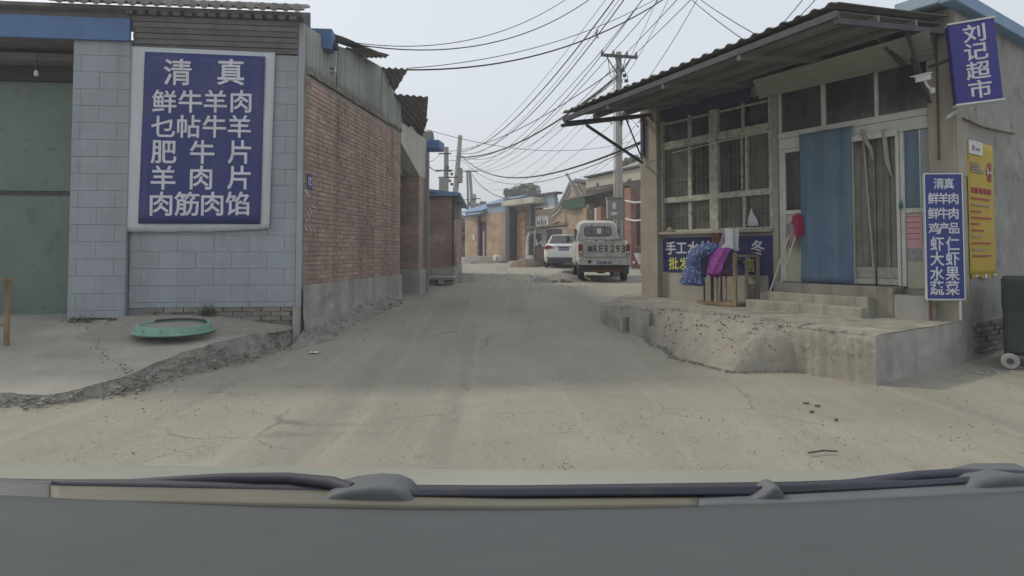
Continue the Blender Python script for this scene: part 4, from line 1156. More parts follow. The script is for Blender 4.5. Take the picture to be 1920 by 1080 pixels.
# security camera under the awning
def cctv():
    p = at(1733, 146, 6.9); t = thing('security_camera', 'white security camera bracketed to the shop corner under the awning', 'camera', p)
    t.rotation_euler = (rad(18), rad(-10), rad(-20))
    MB().box(-.10, .06, -.04, .04, -.03, .04).build('housing', whitemetal, t, bevel=.012)
    MB().box(-.13, .07, -.047, .047, .04, .05).build('hood', whitemetal, t, bevel=.003)
    MB().box(-.104, -.10, -.028, .028, -.02, .03).build('lens', glassdark, t)
    MB().tube([(.0,0,-.03),(.02,.0,-.10),(.07,.05,-.16)], .014, 7).build('arm', whitemetal, t, smooth=50)
    MB().obox((.08,.06,-.17), (.05,.05,.06)).build('base', whitemetal, t, bevel=.005)
cctv()

# ================================================================ THINGS OUTSIDE THE SHOP
def blob_loft(path, n=14, seed=0, wob=.12, fold=0.0):
    """rounded body through ellipses (centre, rx, ry) in planes square to z or to the path"""
    rings = []
    if fold:                                     # finer rings so the cloth can crease
        fine = []
        for (c0, a0, b0), (c1, a1, b1) in zip(path, path[1:]):
            for q in range(4):
                h = q/4; fine.append((tuple(Vector(c0).lerp(Vector(c1), h)), a0+(a1-a0)*h, b0+(b1-b0)*h))
        path = fine + [path[-1]]; n = n*2
    for k, (c, rx, ry) in enumerate(path):
        k = k*.28 if fold else k
        ring = []
        for i in range(n):
            a = 2*math.pi*i/n; f = 1 + wob*noise.noise((math.cos(a)*1.6+seed, math.sin(a)*1.6, k*.55)) + fold*math.sin(a*8 + 1.1*k + seed) + fold*.6*noise.noise((math.cos(a)*5+seed, math.sin(a)*5, k*1.3))
            ring.append(Vector((c[0] + rx*f*math.cos(a), c[1] + ry*f*math.sin(a), c[2] + .2*wob*rx*noise.noise((i*.8, k, seed)))))
        rings.append(ring)
    return MB().loft(rings)

def rack():
    # rack placed by its feet on the platform
    p = CO + ray(1379, 576) * ((PZ - CAMZ)/ray(1379, 576).z)
    l = SH.i @ p
    fr = Fr(p.x, p.y, SA + rad(180), PZ)     # x towards the camera end, y into the shop
    t = frthing('wooden_rack', 'upturned wooden table frame used as a rack in front of the window', 'rack', fr)
    W_, D_, H_ = .62, .52, .78               # along the front / deep / high
    L0 = -W_
    def b(name, mt, *a): return MB().box(*a).build(name, mt, t, bevel=.004)
    b('bottom_rail', wood, L0-.06, .0, -.022, .022, .012, .06)
    b('bottom_rail', woodg, L0, .0, D_-.02, D_+.02, .02, .06)
    b('bottom_rail', woodg, -.02, .02, .022, D_-.02, .02, .055)
    b('post', wood, -.022, .024, -.024, .024, 0, H_); b('post', woodg, -.02, .022, D_*.5, D_*.5+.045, .0, H_)
    b('post', woodg, -.02, .022, D_+.022, D_+.066, .0, H_-.02)
    b('post', woodd, L0+.18, L0+.215, .0, .035, .06, H_-.05)
    for k, x in enumerate((L0+.02, L0+.26, L0+.34, L0+.42)):
        b('slat', woodd if k % 2 == 0 else woodg, x, x+.022, .03, .05, .06, H_-.1)
    for k in range(2):
        MB().bar((L0+.30+.1*k, .06, .07), (L0+.36+.08*k, .06, H_-.15), .014).build('thin_slat', wood, t)
    b('cross_rail', woodd, L0+.15, -.03, -.012, .012, H_*.58, H_*.58+.035)
    b('top_rail', woodg, L0, .02, -.03, .02, H_, H_+.03); b('top_rail', woodg, -.025, .02, .025, D_+.05, H_-.035, H_-.004)
    b('top_board', navyfur, L0+.02, .03, -.02, D_+.06, H_+.031, H_+.05)
    b('kick_board', woodg, -.012, .012, D_*.5+.05, D_, .06, .34)
    zt = PZ + H_ + .055
    top = H_ + .055
    # blue floral coat slumped over the far end
    c = frthing('floral_coat', 'blue padded coat with small white flowers draped over the rack', 'coat', fr)
    blob_loft([((L0+.20,-.02,top+.12), .02, .02), ((L0+.20,-.03,top+.115), .13, .11), ((L0+.16,-.05,top+.03), .22, .17), ((L0+.10,-.08,top-.06), .20, .14), ((L0+.06,-.10,top-.11), .10, .08)], 22, 1, .35, .09).build('shoulder', coatm, c, smooth=80)
    blob_loft([((L0+.08,-.07,top+.03), .03, .03), ((L0+.04,-.08,top+.0), .14, .10), ((L0-.01,-.09,top-.12), .16, .13), ((L0-.03,-.10,top-.28), .155, .12), ((L0-.05,-.11,top-.42), .18, .13), ((L0-.06,-.11,top-.51), .20, .14), ((L0-.06,-.10,top-.54), .16, .10)], 22, 5, .35, .10).build('body', coatm, c, smooth=80)
    MB().tube([(L0+.22,-.14,top+.04),(L0+.12,-.17,top-.02),(L0+.02,-.20,top-.14),(L0+.06,-.19,top-.22)], [.06,.075,.065,.04], 12).build('sleeve', coatm, c, smooth=80)
    blob_loft([((L0+.27,-.06,top+.02), .03, .03), ((L0+.25,-.09,top-.03), .06, .06), ((L0+.18,-.10,top-.16), .07, .06), ((L0+.14,-.09,top-.32), .05, .05), ((L0+.13,-.08,top-.38), .02, .02)], 12, 3, .3).build('lining', navyfur, c, smooth=80)
    # magenta floral piece
    c = frthing('floral_wrap', 'magenta flowered padded garment hanging over the rack edge', 'garment', fr)
    blob_loft([((L0+.50,-.02,top+.05), .03, .03), ((L0+.45,-.05,top+.03), .14, .08), ((L0+.40,-.09,top-.10), .15, .07), ((L0+.35,-.10,top-.24), .14, .06), ((L0+.31,-.10,top-.35), .125, .055), ((L0+.33,-.08,top-.36), .06, .03)], 20, 8, .3, .10).build('body', coatm2, c, smooth=80)
    blob_loft([((L0+.58,-.01,top+.02), .03, .03), ((L0+.55,-.04,top-.01), .07, .06), ((L0+.52,-.055,top-.12), .07, .045), ((L0+.50,-.055,top-.24), .07, .04), ((L0+.50,-.05,top-.27), .03, .02)], 12, 12, .2).build('lining', navyfur, c, smooth=80)
    blob_loft([((L0+.36,-.10,top-.34), .11, .05), ((L0+.35,-.10,top-.37), .125, .055), ((L0+.34,-.09,top-.40), .05, .03)], 14, 4, .25).build('hem', M('dark_magenta_hem', (.10,.015,.11), .95, .3, 20), c, smooth=80)
    # boots: each a thing
    def boot(name, mt, x, y, lab, grp, h=.27, r=.06, sole=None, yaw=0.0, toe=-1):
        o = thing(name, lab, 'boot', fr.w(x, y, top-.003), fr.a + yaw, grp)
        m = MB(); rings = []; n = 14
        for (cx, z, rx, ry) in ((toe*.055, .0, .125, .048), (toe*.055, .035, .128, .05), (toe*.035, .07, .10, .052), (toe*.01, .11, .072, .054), (0, .15, .066, .056), (0, .22, .070, .06), (0, h-.01, .076, .064), (0, h, .074, .062), (0, h-.005, .066, .055), (0, h-.10, .058, .048)):
            rings.append([Vector((cx + rx*(math.cos(2*math.pi*i/n)), ry*math.sin(2*math.pi*i/n), z + .004*math.sin(i*2.3))) for i in range(n)])
        m.loft(rings); m.build('upper', mt, o, smooth=70)
        MB().loft([[Vector((toe*.055 + .13*math.cos(2*math.pi*i/n), .052*math.sin(2*math.pi*i/n), z)) for i in range(n)] for z in (0, .016)]).build('sole', sole or whitep, o, smooth=50)
        return o
    boot('white_boot', bootw, -.10, .02, 'white rubber boot nearest the viewer on the rack', 'pair of white boots', .33)
    boot('white_boot', bootw, -.12, .16, 'white rubber boot standing behind the other white boot', 'pair of white boots', .33, yaw=.12)
    boot('brown_boot', bootb, -.38, .08, 'brown fur and knit boot beside the blue coat', 'pair of brown boots', .28, sole=darksteel, toe=1, yaw=.3)
    boot('brown_boot', bootb, -.32, .22, 'brown fur boot half hidden behind its pair', 'pair of brown boots', .28, sole=darksteel, toe=1, yaw=.2)
    s = frthing('lilac_scarf', 'pale lilac woollen scarf between the brown and white boots', 'scarf', fr)
    blob_loft([((-.24,.10,top+.26), .03,.03), ((-.235,.10,top+.25), .055,.05), ((-.24,.08,top+.15), .06,.05), ((-.27,.04,top+.06), .065,.05), ((-.32,-.02,top+.01), .06,.05), ((-.34,-.03,top), .02,.02)], 14, 2, .3).build('cloth', lilac, s, smooth=80)
    b2 = frthing('polythene_bag', 'crumpled clear polythene bag among the boots', 'bag', fr)
    blob_loft([((-.27,.16,top+.30), .02,.02), ((-.27,.16,top+.27), .05,.05), ((-.26,.17,top+.18), .04,.06), ((-.26,.17,top+.02), .03,.04)], 12, 6, .5).build('film', graylace, b2, smooth=80)
rack()

def mops():
    for i, (u0, v0, u1, v1, lab, mt, hu, hv) in enumerate(((1441, 555, 1489, 415, 'mop with faded grey purple head leaning beside the door', mopgrey, 1487, 440), (1456, 555, 1503, 408, 'mop with bright magenta head leaning beside the blue curtain', magenta, 1497, 428))):
        ya, yb = .20 - .05*i, YW + .05
        a = SH.px(u0, v0, ya); a.z = max(a.z, PZ); b = SH.px(u1, v1, yb+.03)
        t = frthing('mop', lab, 'mop', SH)
        MB().tube([a, a.lerp(b, .5) + Vector((.004,0,.004)), b], .013, 8).build('handle', stick, t, smooth=60)
        h = SH.px(hu, 405 if i else 420, yb+.03)
        m = MB(); rr = random.Random(i)
        for k in range(46):
            aa = rr.uniform(0, 2*math.pi); r_ = rr.uniform(.02, .075); L = rr.uniform(.20, .34) if i else rr.uniform(.22, .36)
            cx = r_*math.cos(aa); cy = abs(r_*math.sin(aa))*.7
            m.tube([(h.x+cx*.3, h.y+cy*.3, h.z+.02), (h.x+cx*1.0, h.y+cy+.02, h.z-.01), (h.x+cx*1.15, h.y+cy+.015, h.z-L*.55), (h.x+cx*1.1+rr.uniform(-.01,.01), h.y+cy, h.z-L)], .010, 5)
        m.build('yarn', mt, t, smooth=60)['kind'] = 'stuff'
        MB().lathe([(.012,-.02),(.03,-.015),(.032,.02),(.015,.045)], (h.x, h.y+.01, h.z+.0), 10).build('clamp', mt, t, smooth=50)
mops()

def items():
    # white polythene hung in the window, bottle on sidelight sill, rubble by the banner
    a = SH.px(1409, 408, YW+.02)
    b2 = frthing('white_bag', 'white plastic bag hanging on the window glass bar', 'bag', SH)
    blob_loft([((a.x, a.y, a.z+.14), .012,.01), ((a.x, a.y, a.z+.08), .03,.02), ((a.x-.01, a.y, a.z-.02), .075,.03), ((a.x-.02, a.y, a.z-.12), .10,.035), ((a.x-.02, a.y, a.z-.14), .05,.02)], 12, 9, .3).build('film', whitesheet, b2, smooth=80)
    a = SH.px(1256, 424, YW+.06); zs = Z(1345, 432)
    o = thing('cloth_bundle', 'crumpled pale cloth lying on the left end of the window sill', 'cloth', SH.w(a.x, YW+.04, zs), SH.a)
    blob_loft([((0,0,0),.10,.045),((0,0,.02),.11,.05),((.01,0,.06),.06,.035),((.02,0,.085),.02,.01)], 12, 3, .5).build('cloth', woodg, o, smooth=80)
    a = SH.px(1694, 388, YW+.0); zp = Z(1720, 394)
    bt = thing('green_bottle', 'small green bottle standing on the right sidelight rail', 'bottle', SH.w(a.x+.02, YW+.03, zp+.03), 0)
    MB().lathe([(.018,0),(.020,.005),(.020,.06),(.010,.085),(.008,.11)], n=10).build('glass', M('green_bottle_glass', (.05,.22,.14), .25, .1, 5), bt, smooth=50)
    # rocks at the banner foot
    for k, (u, v, s_, lab) in enumerate(((1770, 588, .13, 'long pale concrete lump below the blue produce banner'), (1742, 580, .06, 'small broken stone left of the banner foot'), (1728, 578, .05, 'broken brick end against the stub wall'), (1788, 592, .07, 'small stone right of the banner foot'))):
        d = ray(u, v); p = CO + d*((PZ-CAMZ)/d.z)
        m = blob_loft([((0,0,-.01), s_*.9, s_*.5), ((0,0,s_*.25), s_*1.05, s_*.6), ((.1*s_,0,s_*.65), s_*.75, s_*.4), ((.1*s_,0,s_*.75), s_*.3, s_*.2)], 9, k*3.3, .5)
        o = m.build('rubble_stone', stonem if k != 2 else brickm, None, smooth=35); o.location = p; tag(o, lab, 'stone', 'rubble by the banner')
    # dark cart at the right edge
    c = thing('covered_cart', 'dark cloth covered handcart with a small pale wheel at the right edge', 'cart', (5.52, 6.78, 0), rad(-37))
    zt = .99
    def f(i, j):
        a = i*2.6; z = .14 + j*(zt-.14)
        return Vector((a - .02*j + .03*noise.noise((a*3, z*3, 0)), -.02 + .05*noise.noise((a*2.2, z*2.5, 4)) + .06*(1-j), z + (.03*noise.noise((a*2,0,1)) if j > .97 else 0)))
    MB().grid(f, 40, 24).build('cover_front', tarpdark, c, smooth=70, solid=.01)
    MB().prism([(-.02,.16),(.0,zt-.03),(.75,zt+.02),(.75,.16)], .02, 2.58, 'x').build('body', tarpdark, c, bevel=.03)
    wx, wz = .045, .085
    w_ = MB().lathe([(.03,-.02),(.085,-.02),(.085,.02),(.03,.02)], (wx, -.05, wz), 20, 'y').build('wheel', graylace, c, smooth=40, bevel=.006)
    MB().lathe([(.001,-.026),(.035,-.026),(.035,.026),(.001,.026)], (wx, -.05, wz), 14, 'y').build('hub', darksteel, w_, smooth=40)
    MB().box(wx-.02, wx+.02, .0, .03, wz, .2).build('fork', darksteel, c)
    # dry twigs under the awning end
    tw = thing('dry_vine', 'dry vine twigs hanging under the far end of the awning', 'vine', at(1200, 216, 10.5))
    rr = random.Random(4); m = MB()
    for k in range(16):
        x = rr.uniform(-.55, .2); p = [Vector((x, rr.uniform(-.2,.2), 0))]
        for q in range(4): p.append(p[-1] + Vector((rr.uniform(-.04,.04), rr.uniform(-.02,.02), -rr.uniform(.02,.06))))
        m.tube(p, .004, 4)
        for q in range(3): e = p[rr.randint(1,4)]; m.obox(e, (.03, .004, .02), Matrix.Rotation(rr.uniform(0,3), 3, 'Y'))
    m.build('twigs', barkm, tw)['kind'] = 'stuff'
items()

# ================================================================ VEHICLES
def wheel(par, x, y, r, wd, name='wheel'):
    w_ = MB().lathe([(r*.62,-wd/2),(r*.9,-wd/2),(r,-wd*.32),(r,wd*.32),(r*.9,wd/2),(r*.62,wd/2)], (x, y, r), 22, 'x').build(name, tyre, par, smooth=40)
    MB().lathe([(.001,-wd*.36),(r*.25,-wd*.40),(r*.63,-wd*.36),(r*.63,wd*.36),(r*.25,wd*.40),(.001,wd*.36)], (x, y, r), 18, 'x').build('rim', rimm, w_, smooth=40)
    return w_
def section(y, pts):
    """half outline (x,z) bottom to top, mirrored"""
    full = [Vector((x, y, z)) for x, z in pts] + [Vector((-x, y, z)) for x, z in reversed(pts)]
    return full

def van():
    p = gpt(1132, 531); Y = 16.9
    t = thing('pickup_van', 'dusty white crew cab pickup van parked on the right, seen from behind', 'van', (at(1133, 471, Y).x, Y, g(Y)), rad(-3))
    # cargo bed
    bw = .70
    MB().loft([section(y, [(bw-.06,.50),(bw,.56),(bw+.01,1.0),(bw,1.14),(bw-.05,1.16),(bw-.06,1.12),(bw-.07,.80)]) for y in (.03, .6, 1.4, 1.95)]).build('cargo_bed', vanw, t, smooth=35)
    tg = MB().box(-.59, .59, -.015, .03, .68, 1.17).build('tailgate', vanw, t, bevel=.012)
    MB().box(-.56, .56, -.022, -.014, 1.12, 1.15).build('top_fold', vanw, tg, bevel=.004)
    MB().box(-.56, .56, -.021, -.014, .71, .735).build('lower_fold', vanw, tg, bevel=.004)
    for k, x in enumerate((-.22, .02, .26)): MB().box(x-.04, x+.04, -.024, -.014, 1.155, 1.185).build('latch', rust, tg)
    MB().box(.12, .5, -.022, -.016, 1.165, 1.19).build('rust_edge', rust, tg)
    cs = '冀RER293'
    for k, ch in enumerate(cs):
        x = -.40 + k*.155
        glyph(ch, letterd, tg, (x, -.019, .93), FRONT_MY, .115 if k else .15, .20 if k else .17, fit=True)
    for s in (-1, 1):
        l = MB().box(s*.60, s*.725, -.01, .06, .78, 1.06).build('tail_lamp', lampred, t, bevel=.015)
        MB().box(s*.61, s*.715, -.014, -.009, .80, .86).build('reverse_lens', lampwhite, l)
    MB().loft([section(y, [(.70-.02*k,.48),(.74-.02*k,.52),(.74-.02*k,.64),(.70-.02*k,.67)]) for k, y in enumerate((.12, -.05, -.10))]).build('bumper', vanw, t, smooth=35)
    MB().lathe([(.001,-.11),(.05,-.11),(.055,-.10)], (-.42, 0, .57), 12, 'y').build('fog_lamp', darksteel, t)
    pl = MB().box(-.22, .18, -.125, -.112, .49, .61).build('number_plate', plateyellow, t, bevel=.004)
    for k in range(7): MB().box(-.21+k*.058, -.21+k*.058+.035+.01*(k % 2), -.128, -.1255, .51, .59 - .015*(k % 3)).build('plate_mark', plateblue, pl)
    box('underbody', darksteel, t, -.6, .6, .2, 3.6, .30, .50)
    box('cross_member', rust, t, -.5, .5, .1, .2, .27, .36)
    MB().tube([(-.6,1.0,.29),(.6,1.0,.29)], .045, 8).build('axle', darksteel, t)
    MB().lathe([(.001,-.12),(.09,-.12),(.10,0),(.09,.12),(.001,.12)], (.0, 1.0, .30), 12, 'x').build('differential', darksteel, t, smooth=50)
    # cab
    def cs_(y, top, hw, zr): return section(y, [(.66,.42),(.71,.50),(.72,1.0),(.70,1.15),(hw+.05,1.45),(hw,zr-.10),(hw-.06,zr-.03),(hw-.2,zr)])
    cab = MB().loft([cs_(1.98,0,.55,1.76), cs_(2.05,0,.58,1.80), cs_(2.4,0,.60,1.85), cs_(3.2,0,.60,1.85), cs_(3.5,0,.57,1.80), section(3.95, [(.64,.42),(.70,.50),(.71,.85),(.68,1.05),(.66,1.10),(.64,1.14),(.58,1.16),(.4,1.17)])]).build('cab', vanw, t, smooth=40)
    # rear window with rounded frame
    def rr_(hw, z0, z1, r, y):
        pts = []
        for (cx, cz, a0) in ((hw-r, z1-r, 0), (-hw+r, z1-r, 90), (-hw+r, z0+r, 180), (hw-r, z0+r, 270)):
            for k in range(5): a = rad(a0 + k*22.5); pts.append((cx + r*math.cos(a), cz + r*math.sin(a)))
        return pts
    MB().prism(rr_(.43, 1.335, 1.64, .10, 0), 1.945, 1.99, 'y').build('window_seal', blackplastic, t)
    MB().prism(rr_(.40, 1.365, 1.63, .06, 0), 1.935, 1.95, 'y').build('rear_window', M('van_glass', (.16,.165,.155), .2, .3, 6, 0, spec=.5), t)
    for x in (-.19, .21): MB().box(x-.012, x+.012, 1.925, 1.94, 1.34, 1.70).build('wiper_stay', blackplastic, t)
    MB().box(-.03, .10, 1.925, 1.934, 1.42, 1.58).build('window_sticker', whitep, t)
    MB().box(-.5, .5, 1.955, 1.985, 1.20, 1.225).build('cab_seam', darksteel, t)
    # seat side window, door lines on the left
    for s in (-1, 1):
        MB().prism([(2.15,1.17),(2.95,1.17),(2.9,1.58),(2.2,1.58)], s*.662, s*.70, 'x').build('side_window', glassdark, t)
        MB().bar((s*.74, 3.2, 1.2), (s*.90, 3.2, 1.28), .03).build('mirror_arm', blackplastic, t)
        MB().box(s*.84, s*.94, 3.17, 3.24, 1.15, 1.38).build('mirror', blackplastic, t, bevel=.02)
        for y in (1.0, 3.35): wheel(t, s*.62, y-.32 if y < 2 else y, .27, .17)
        MB().box(s*.56, s*.70, .12, .15, .22, .5).build('mud_flap', blackplastic, t)
van()

def sedan():
    Y = 26.0; hw = .86
    t = thing('white_sedan', 'clean white saloon car parked beyond the pickup van, seen from behind', 'car', (at(1057, 471, Y).x, Y, g(Y)), rad(-5))
    def lo(y, w_, z0, zm, zt): return section(y, [(w_-.10,z0),(w_-.02,z0+.08),(w_,zm),(w_-.03,zt-.10),(w_-.12,zt),(w_*.4,zt+.02)])
    MB().loft([lo(0,.70,.40,.60,.80), lo(.05,.79,.33,.6,.93), lo(.15,.84,.26,.6,1.03), lo(.5,.87,.22,.6,1.06), lo(1.2,.88,.2,.6,1.0), lo(3.2,.88,.2,.6,.98), lo(4.2,.84,.22,.55,.85), lo(4.55,.72,.3,.5,.66)]).build('body', carw, t, smooth=45)
    def up(y, w0, w1, zt): return section(y, [(w0,.98),(w0-.01,1.05),((w0+w1)/2,(1.05+zt)/2),(w1,zt-.06),(w1-.10,zt-.01),(w1*.4,zt)])
    MB().loft([up(.42,.74,.70,1.06), up(.75,.76,.64,1.19), up(1.25,.78,.58,1.44), up(1.9,.78,.58,1.50), up(2.6,.78,.58,1.47), up(3.4,.76,.70,1.06)]).build('cabin', carw, t, smooth=45)
    # glass
    gl = M('car_glass', (.055,.058,.06), .35, .2, 5, 0, spec=.2)
    MB().add([(-.64,.40,1.075),(.64,.40,1.075),(.50,1.13,1.435),(-.50,1.13,1.435)], [(0,1,2,3)]).build('rear_window', gl, t, solid=.02)
    for s in (-1, 1):
        MB().add([(s*.775,.95,1.06),(s*.775,3.1,1.06),(s*.625,2.5,1.40),(s*.625,1.3,1.41)], [(0,1,2,3)]).build('side_window', gl, t, solid=.02)
        lm = MB().prism([(s*.36,.84),(s*.82,.80),(s*.83,.94),(s*.70,1.0),(s*.42,.93)], -.0, .14, 'y').build('tail_lamp', lampred, t, bevel=.02)
        MB().prism([(s*.40,.85),(s*.52,.845),(s*.52,.90),(s*.44,.91)], -.008, .0, 'y').build('reverse_lens', lampwhite, lm)
        MB().box(s*.58, s*.74, .0, .05, .42, .47).build('reflector', lampred, t)
        for y in (.95, 3.6): wheel(t, s*.77, y, .31, .20)
        MB().box(s*.88, s*1.0, 2.75, 2.88, 1.02, 1.15).build('mirror', carw, t, bevel=.03)
    MB().loft([section(y, [(.70,.24),(.72,.30),(.66,.42),(.5,.46)]) for y in (-.015, .12)]).build('diffuser', blackplastic, t, smooth=40)
    pl = MB().box(-.22, .22, -.012, .04, .76, .90).build('number_plate', plateblue, t, bevel=.004)
    for k in range(6): MB().box(-.18+k*.062, -.18+k*.062+.03, -.015, -.0125, .80, .86-.012*(k % 2)).build('plate_mark', letterw, pl)
    MB().box(-.36, .36, -.006, .05, .93, .955).build('chrome_strip', rimm, t)
    MB().box(-.45, .45, .14, .3, 1.045, 1.06).build('boot_lip', carw, t, bevel=.008)
sedan()

# ================================================================ FAR ROW OF HOUSES
RA = math.atan2(1.0, -.63)
RW = Fr(.5 + .63*9.5, 36 - 9.5, RA)         # origin near the right end, x runs away to the left, +y to the lane
def rx(u, y=0.0): return RW.px(u, 471, y).x
def rz(u, v, y=0.0): return RW.px(u, v, y).z
def rbox(name, mt, par, u0, u1, v0, v1, y0=-.3, y1=0.0, bevel=0, vref=None):
    um = (u0+u1)/2
    return MB().box(rx(u1, y1), rx(u0, y1), y0, y1, rz(um, v1, y1), rz(um, v0, y1)).build(name, mt, par, bevel)
def far_row():
    # H1: leftmost low house with blue roof
    t = frthing('blue_roof_house', 'small brick house with pale blue roof at the far left of the row', 'house', RW)
    rbox('wall', farbrick, t, 872, 897, 407, 486); rbox('wall_upper', bluesheet, t, 872, 912, 397, 406.5, -.3, -.02)
    rbox('gate', purpled, t, 897.3, 912, 415, 484, -.3, -.12); rbox('gate_post', purpled, t, 895, 898.5, 405, 486, -.1, .04)
    rbox('gate_header', farbrick, t, 903, 912, 406.8, 414.8, -.28, -.08)
    x0, x1 = rx(912), rx(868); z0 = rz(890, 397)
    MB().prism([(.35, z0-.05), (.35, z0+.02), (-3.2, z0+1.2), (-3.2, z0+1.1)], x0, x1, 'x').build('roof', bluesheet, t)
    MB().prism([(.55, z0-.25), (.55, z0-.20), (-.1, z0+.05), (-.1, z0-.02)], rx(913), rx(885), 'x').build('porch_roof', bluesheet2, t)
    rbox('plinth', concrete, t, 872, 896, 486.2, 494, -.25, .03)
    rbox('meter_box', whitep, t, 886, 890, 440, 450, .0, .08)
    # H2: plain wall section with faded blue top
    t = frthing('brick_yard_wall', 'tall brick yard wall with faded blue sheet along its top', 'wall', RW)
    rbox('wall', farbrick, t, 912.3, 948, 400, 480); rbox('blue_sheet', bluesheet2, t, 912.3, 949, 384, 399.6, -.25, -.03)
    rbox('cap', darktile, t, 911, 949, 381, 383.8, -.4, .1); rbox('base', concrete, t, 912.3, 948, 480.3, 494, -.25, .04)
    MB().tube([(rx(909.5), .10, rz(909, 490)), (rx(909.5), .10, rz(909, 434))], .05, 8).build('white_post', whitepvc, t)
    # H3: gateway
    t = frthing('tiled_gateway', 'tall gateway with dark tiled piers, white slab lintel and orange door', 'gateway', RW)
    rbox('pier', darktile, t, 948.5, 955, 384, 492, -.6, .25); rbox('pier', darktile, t, 988, 996, 380, 492, -.6, .25)
    rbox('side_reveal', darktile, t, 955.2, 968, 384, 489, -1.0, -.35); rbox('head', M('mauve_render', (.25,.19,.17), .8, .1), t, 955.2, 988, 383, 394, -.9, -.1)
    d = rbox('door', orangedoor, t, 968, 986, 395, 486, -.6, -.3)
    for k in range(6):
        v = 401 + k*14; rbox('door_panel', orangedoor, d, 970.0, 984, v, v+10.5, -.3, -.26, .01)
    for k in range(7): rbox('door_rib', darktile, d, 968.2, 985.6, 397.4+k*14, 398.2+k*14, -.3, -.285)
    sl = rbox('lintel_slab', whiteconc, t, 940, 1000, 373, 383.5, -1.0, .75, .02)
    rbox('roof_line', darktile, t, 944, 1000, 369.8, 372.8, -1.2, .5)
    rbox('threshold', concrete, t, 955.2, 990, 489.2, 496, -.6, .5)
    # H4: gable house
    t = frthing('gable_house', 'brick house with upswept grey gable and tiled roof in the middle of the row', 'house', RW)
    rbox('wall', farbrick, t, 996.3, 1100, 389, 500); rbox('blue_band', bluesheet2, t, 999, 1040, 366, 388.6, -.25, -.05)
    rbox('band_cap', darktile, t, 997, 1042, 362, 365.8, -.4, .08); rbox('string_course', whiteconc, t, 997, 1040, 386.5, 389.2, -.2, .06)
    xg = rx(1073); zg = rz(1073, 341); xl, zl = rx(1044), rz(1044, 398); xr_, zr_ = rx(1104), rz(1104, 390)
    MB().prism([(xl, zl), (xg, zg-.15), (xr_, zr_)], -.28, .03, 'y').build('gable', farbrick, t)
    def slope(p0, p1, nm, mt, w_=.22, y0=-.1, y1=.16):
        pts = []
        for k in range(9):
            a = k/8; pts.append((p0[0]+(p1[0]-p0[0])*a, p0[1]+(p1[1]-p0[1])*a - .28*math.sin(math.pi*a)))
        m = MB(); rings = []
        for (x, z) in pts: rings.append([Vector((x, y0, z-.02)), Vector((x, y1, z-.02)), Vector((x, y1, z+w_)), Vector((x, y0, z+w_))])
        m.loft(rings); m.build(nm, mt, t, smooth=30)
    slope((xl+.35, zl-.1), (xg, zg-.12), 'gable_edge', tilem); slope((xg, zg-.12), (xr_-.2, zr_-.1), 'gable_edge', tilem)
    slope((xl+.35, zl-.26), (xg, zg-.3), 'gable_trim', whiteconc, .12, -.1, .10); slope((xg, zg-.3), (xr_-.2, zr_-.26), 'gable_trim', whiteconc, .12, -.1, .10)
    MB().bar((xg+.05, 0, zg), (xg+.5, -.02, zg+.5), .10, .08).build('finial', tilem, t)
    # tiled roof running back from the gable: rows of tiles
    rf = MB().prism([(xg, zg-.05), (xr_, zr_), (xr_, zr_-.1), (xg, zg-.15)], -7, -.3, 'y').build('roof', redtile, t)
    for k in range(12):
        a = k/11; y = -.4 - k*.55
        MB().tube([(xg, y, zg), (xg+(xr_-xg)*.5, y, (zg+zr_)/2 - .05), (xr_, y, zr_+.03)], .09, 6).build('tile_row', redtile, rf, smooth=50)
    MB().tube([(xg, -.2, zg+.06), (xg, -7, zg+.06)], .14, 8).build('ridge', tilem, rf, smooth=50)
    s = rbox('wall_sign', whitep, None, 1005, 1028, 405, 425, .02, .06); s.location = RW.o; s.rotation_euler = (0, 0, RW.a)
    tag(s, 'white painted wall sign with dark green marks on the gable house', 'sign')
    for (u0, u1, v0, v1) in ((1007, 1009.5, 414, 421), (1011, 1013, 415, 422), (1014.5, 1017, 411, 422), (1018.5, 1020, 414, 421), (1021.5, 1024, 413, 421), (1015.2, 1016.2, 408, 411)):
        rbox('mark', greentarp, s, u0, u1, v0, v1, .06, .066)
    MB().tube([(rx(1060), .06, rz(1060, 397)), (rx(1060), .06, rz(1060, 423))], .03, 6).build('drain_pipe', whitepvc, t)
    # H5: dark lean-to with green tarpaulin
    t = frthing('lean_to_shed', 'dark lean-to shed roof with green tarpaulin lining beside the gable house', 'shed', RW)
    x0, x1 = rx(1156), rx(1060)
    z0, z1 = rz(1156, 354), rz(1060, 374)
    MB().prism([(x1, z1), (x0, z0), (x0, z0-.10), (x1, z1-.10)], -.45, .25, 'y').build('roof', eavedark, t)
    MB().prism([(x1, z1-.13), (rx(1104), z0-(z0-z1)*.55-.13), (rx(1104), rz(1104, 388)), (x1, rz(1060, 393))], .20, .23, 'y').build('tarpaulin', greentarp, t)
    rbox('back_wall', M('shed_brown', (.15,.10,.085), .9, .2), t, 1100.3, 1170, 352, 506, -.9, -.5)
    rbox('post', whitepvc, t, 1115, 1118.5, 390, 506, .2, .35); rbox('post', redcol, t, 1119, 1127, 388, 506, .2, .5)
    rbox('end_wall', farbrick, t, 1093, 1100, 390, 502, -.9, .25)
    # H6: house with cream fascia and red columns
    t = frthing('cream_fascia_house', 'porch house with cream fascia and red-brown columns behind the pole', 'house', RW)
    x0, x1 = rx(1250), rx(1117)
    zt0, zt1, zb0, zb1 = rz(1205, 318), rz(1117, 337), rz(1205, 344), rz(1117, 354)
    zt1 = zt0 - .15; 
    MB().prism([(x1, rz(1117, 337)), (x0, rz(1250, 310)), (x0, rz(1250, 333)), (x1, rz(1117, 354))], .3, .6, 'y').build('fascia', fasciam, t)
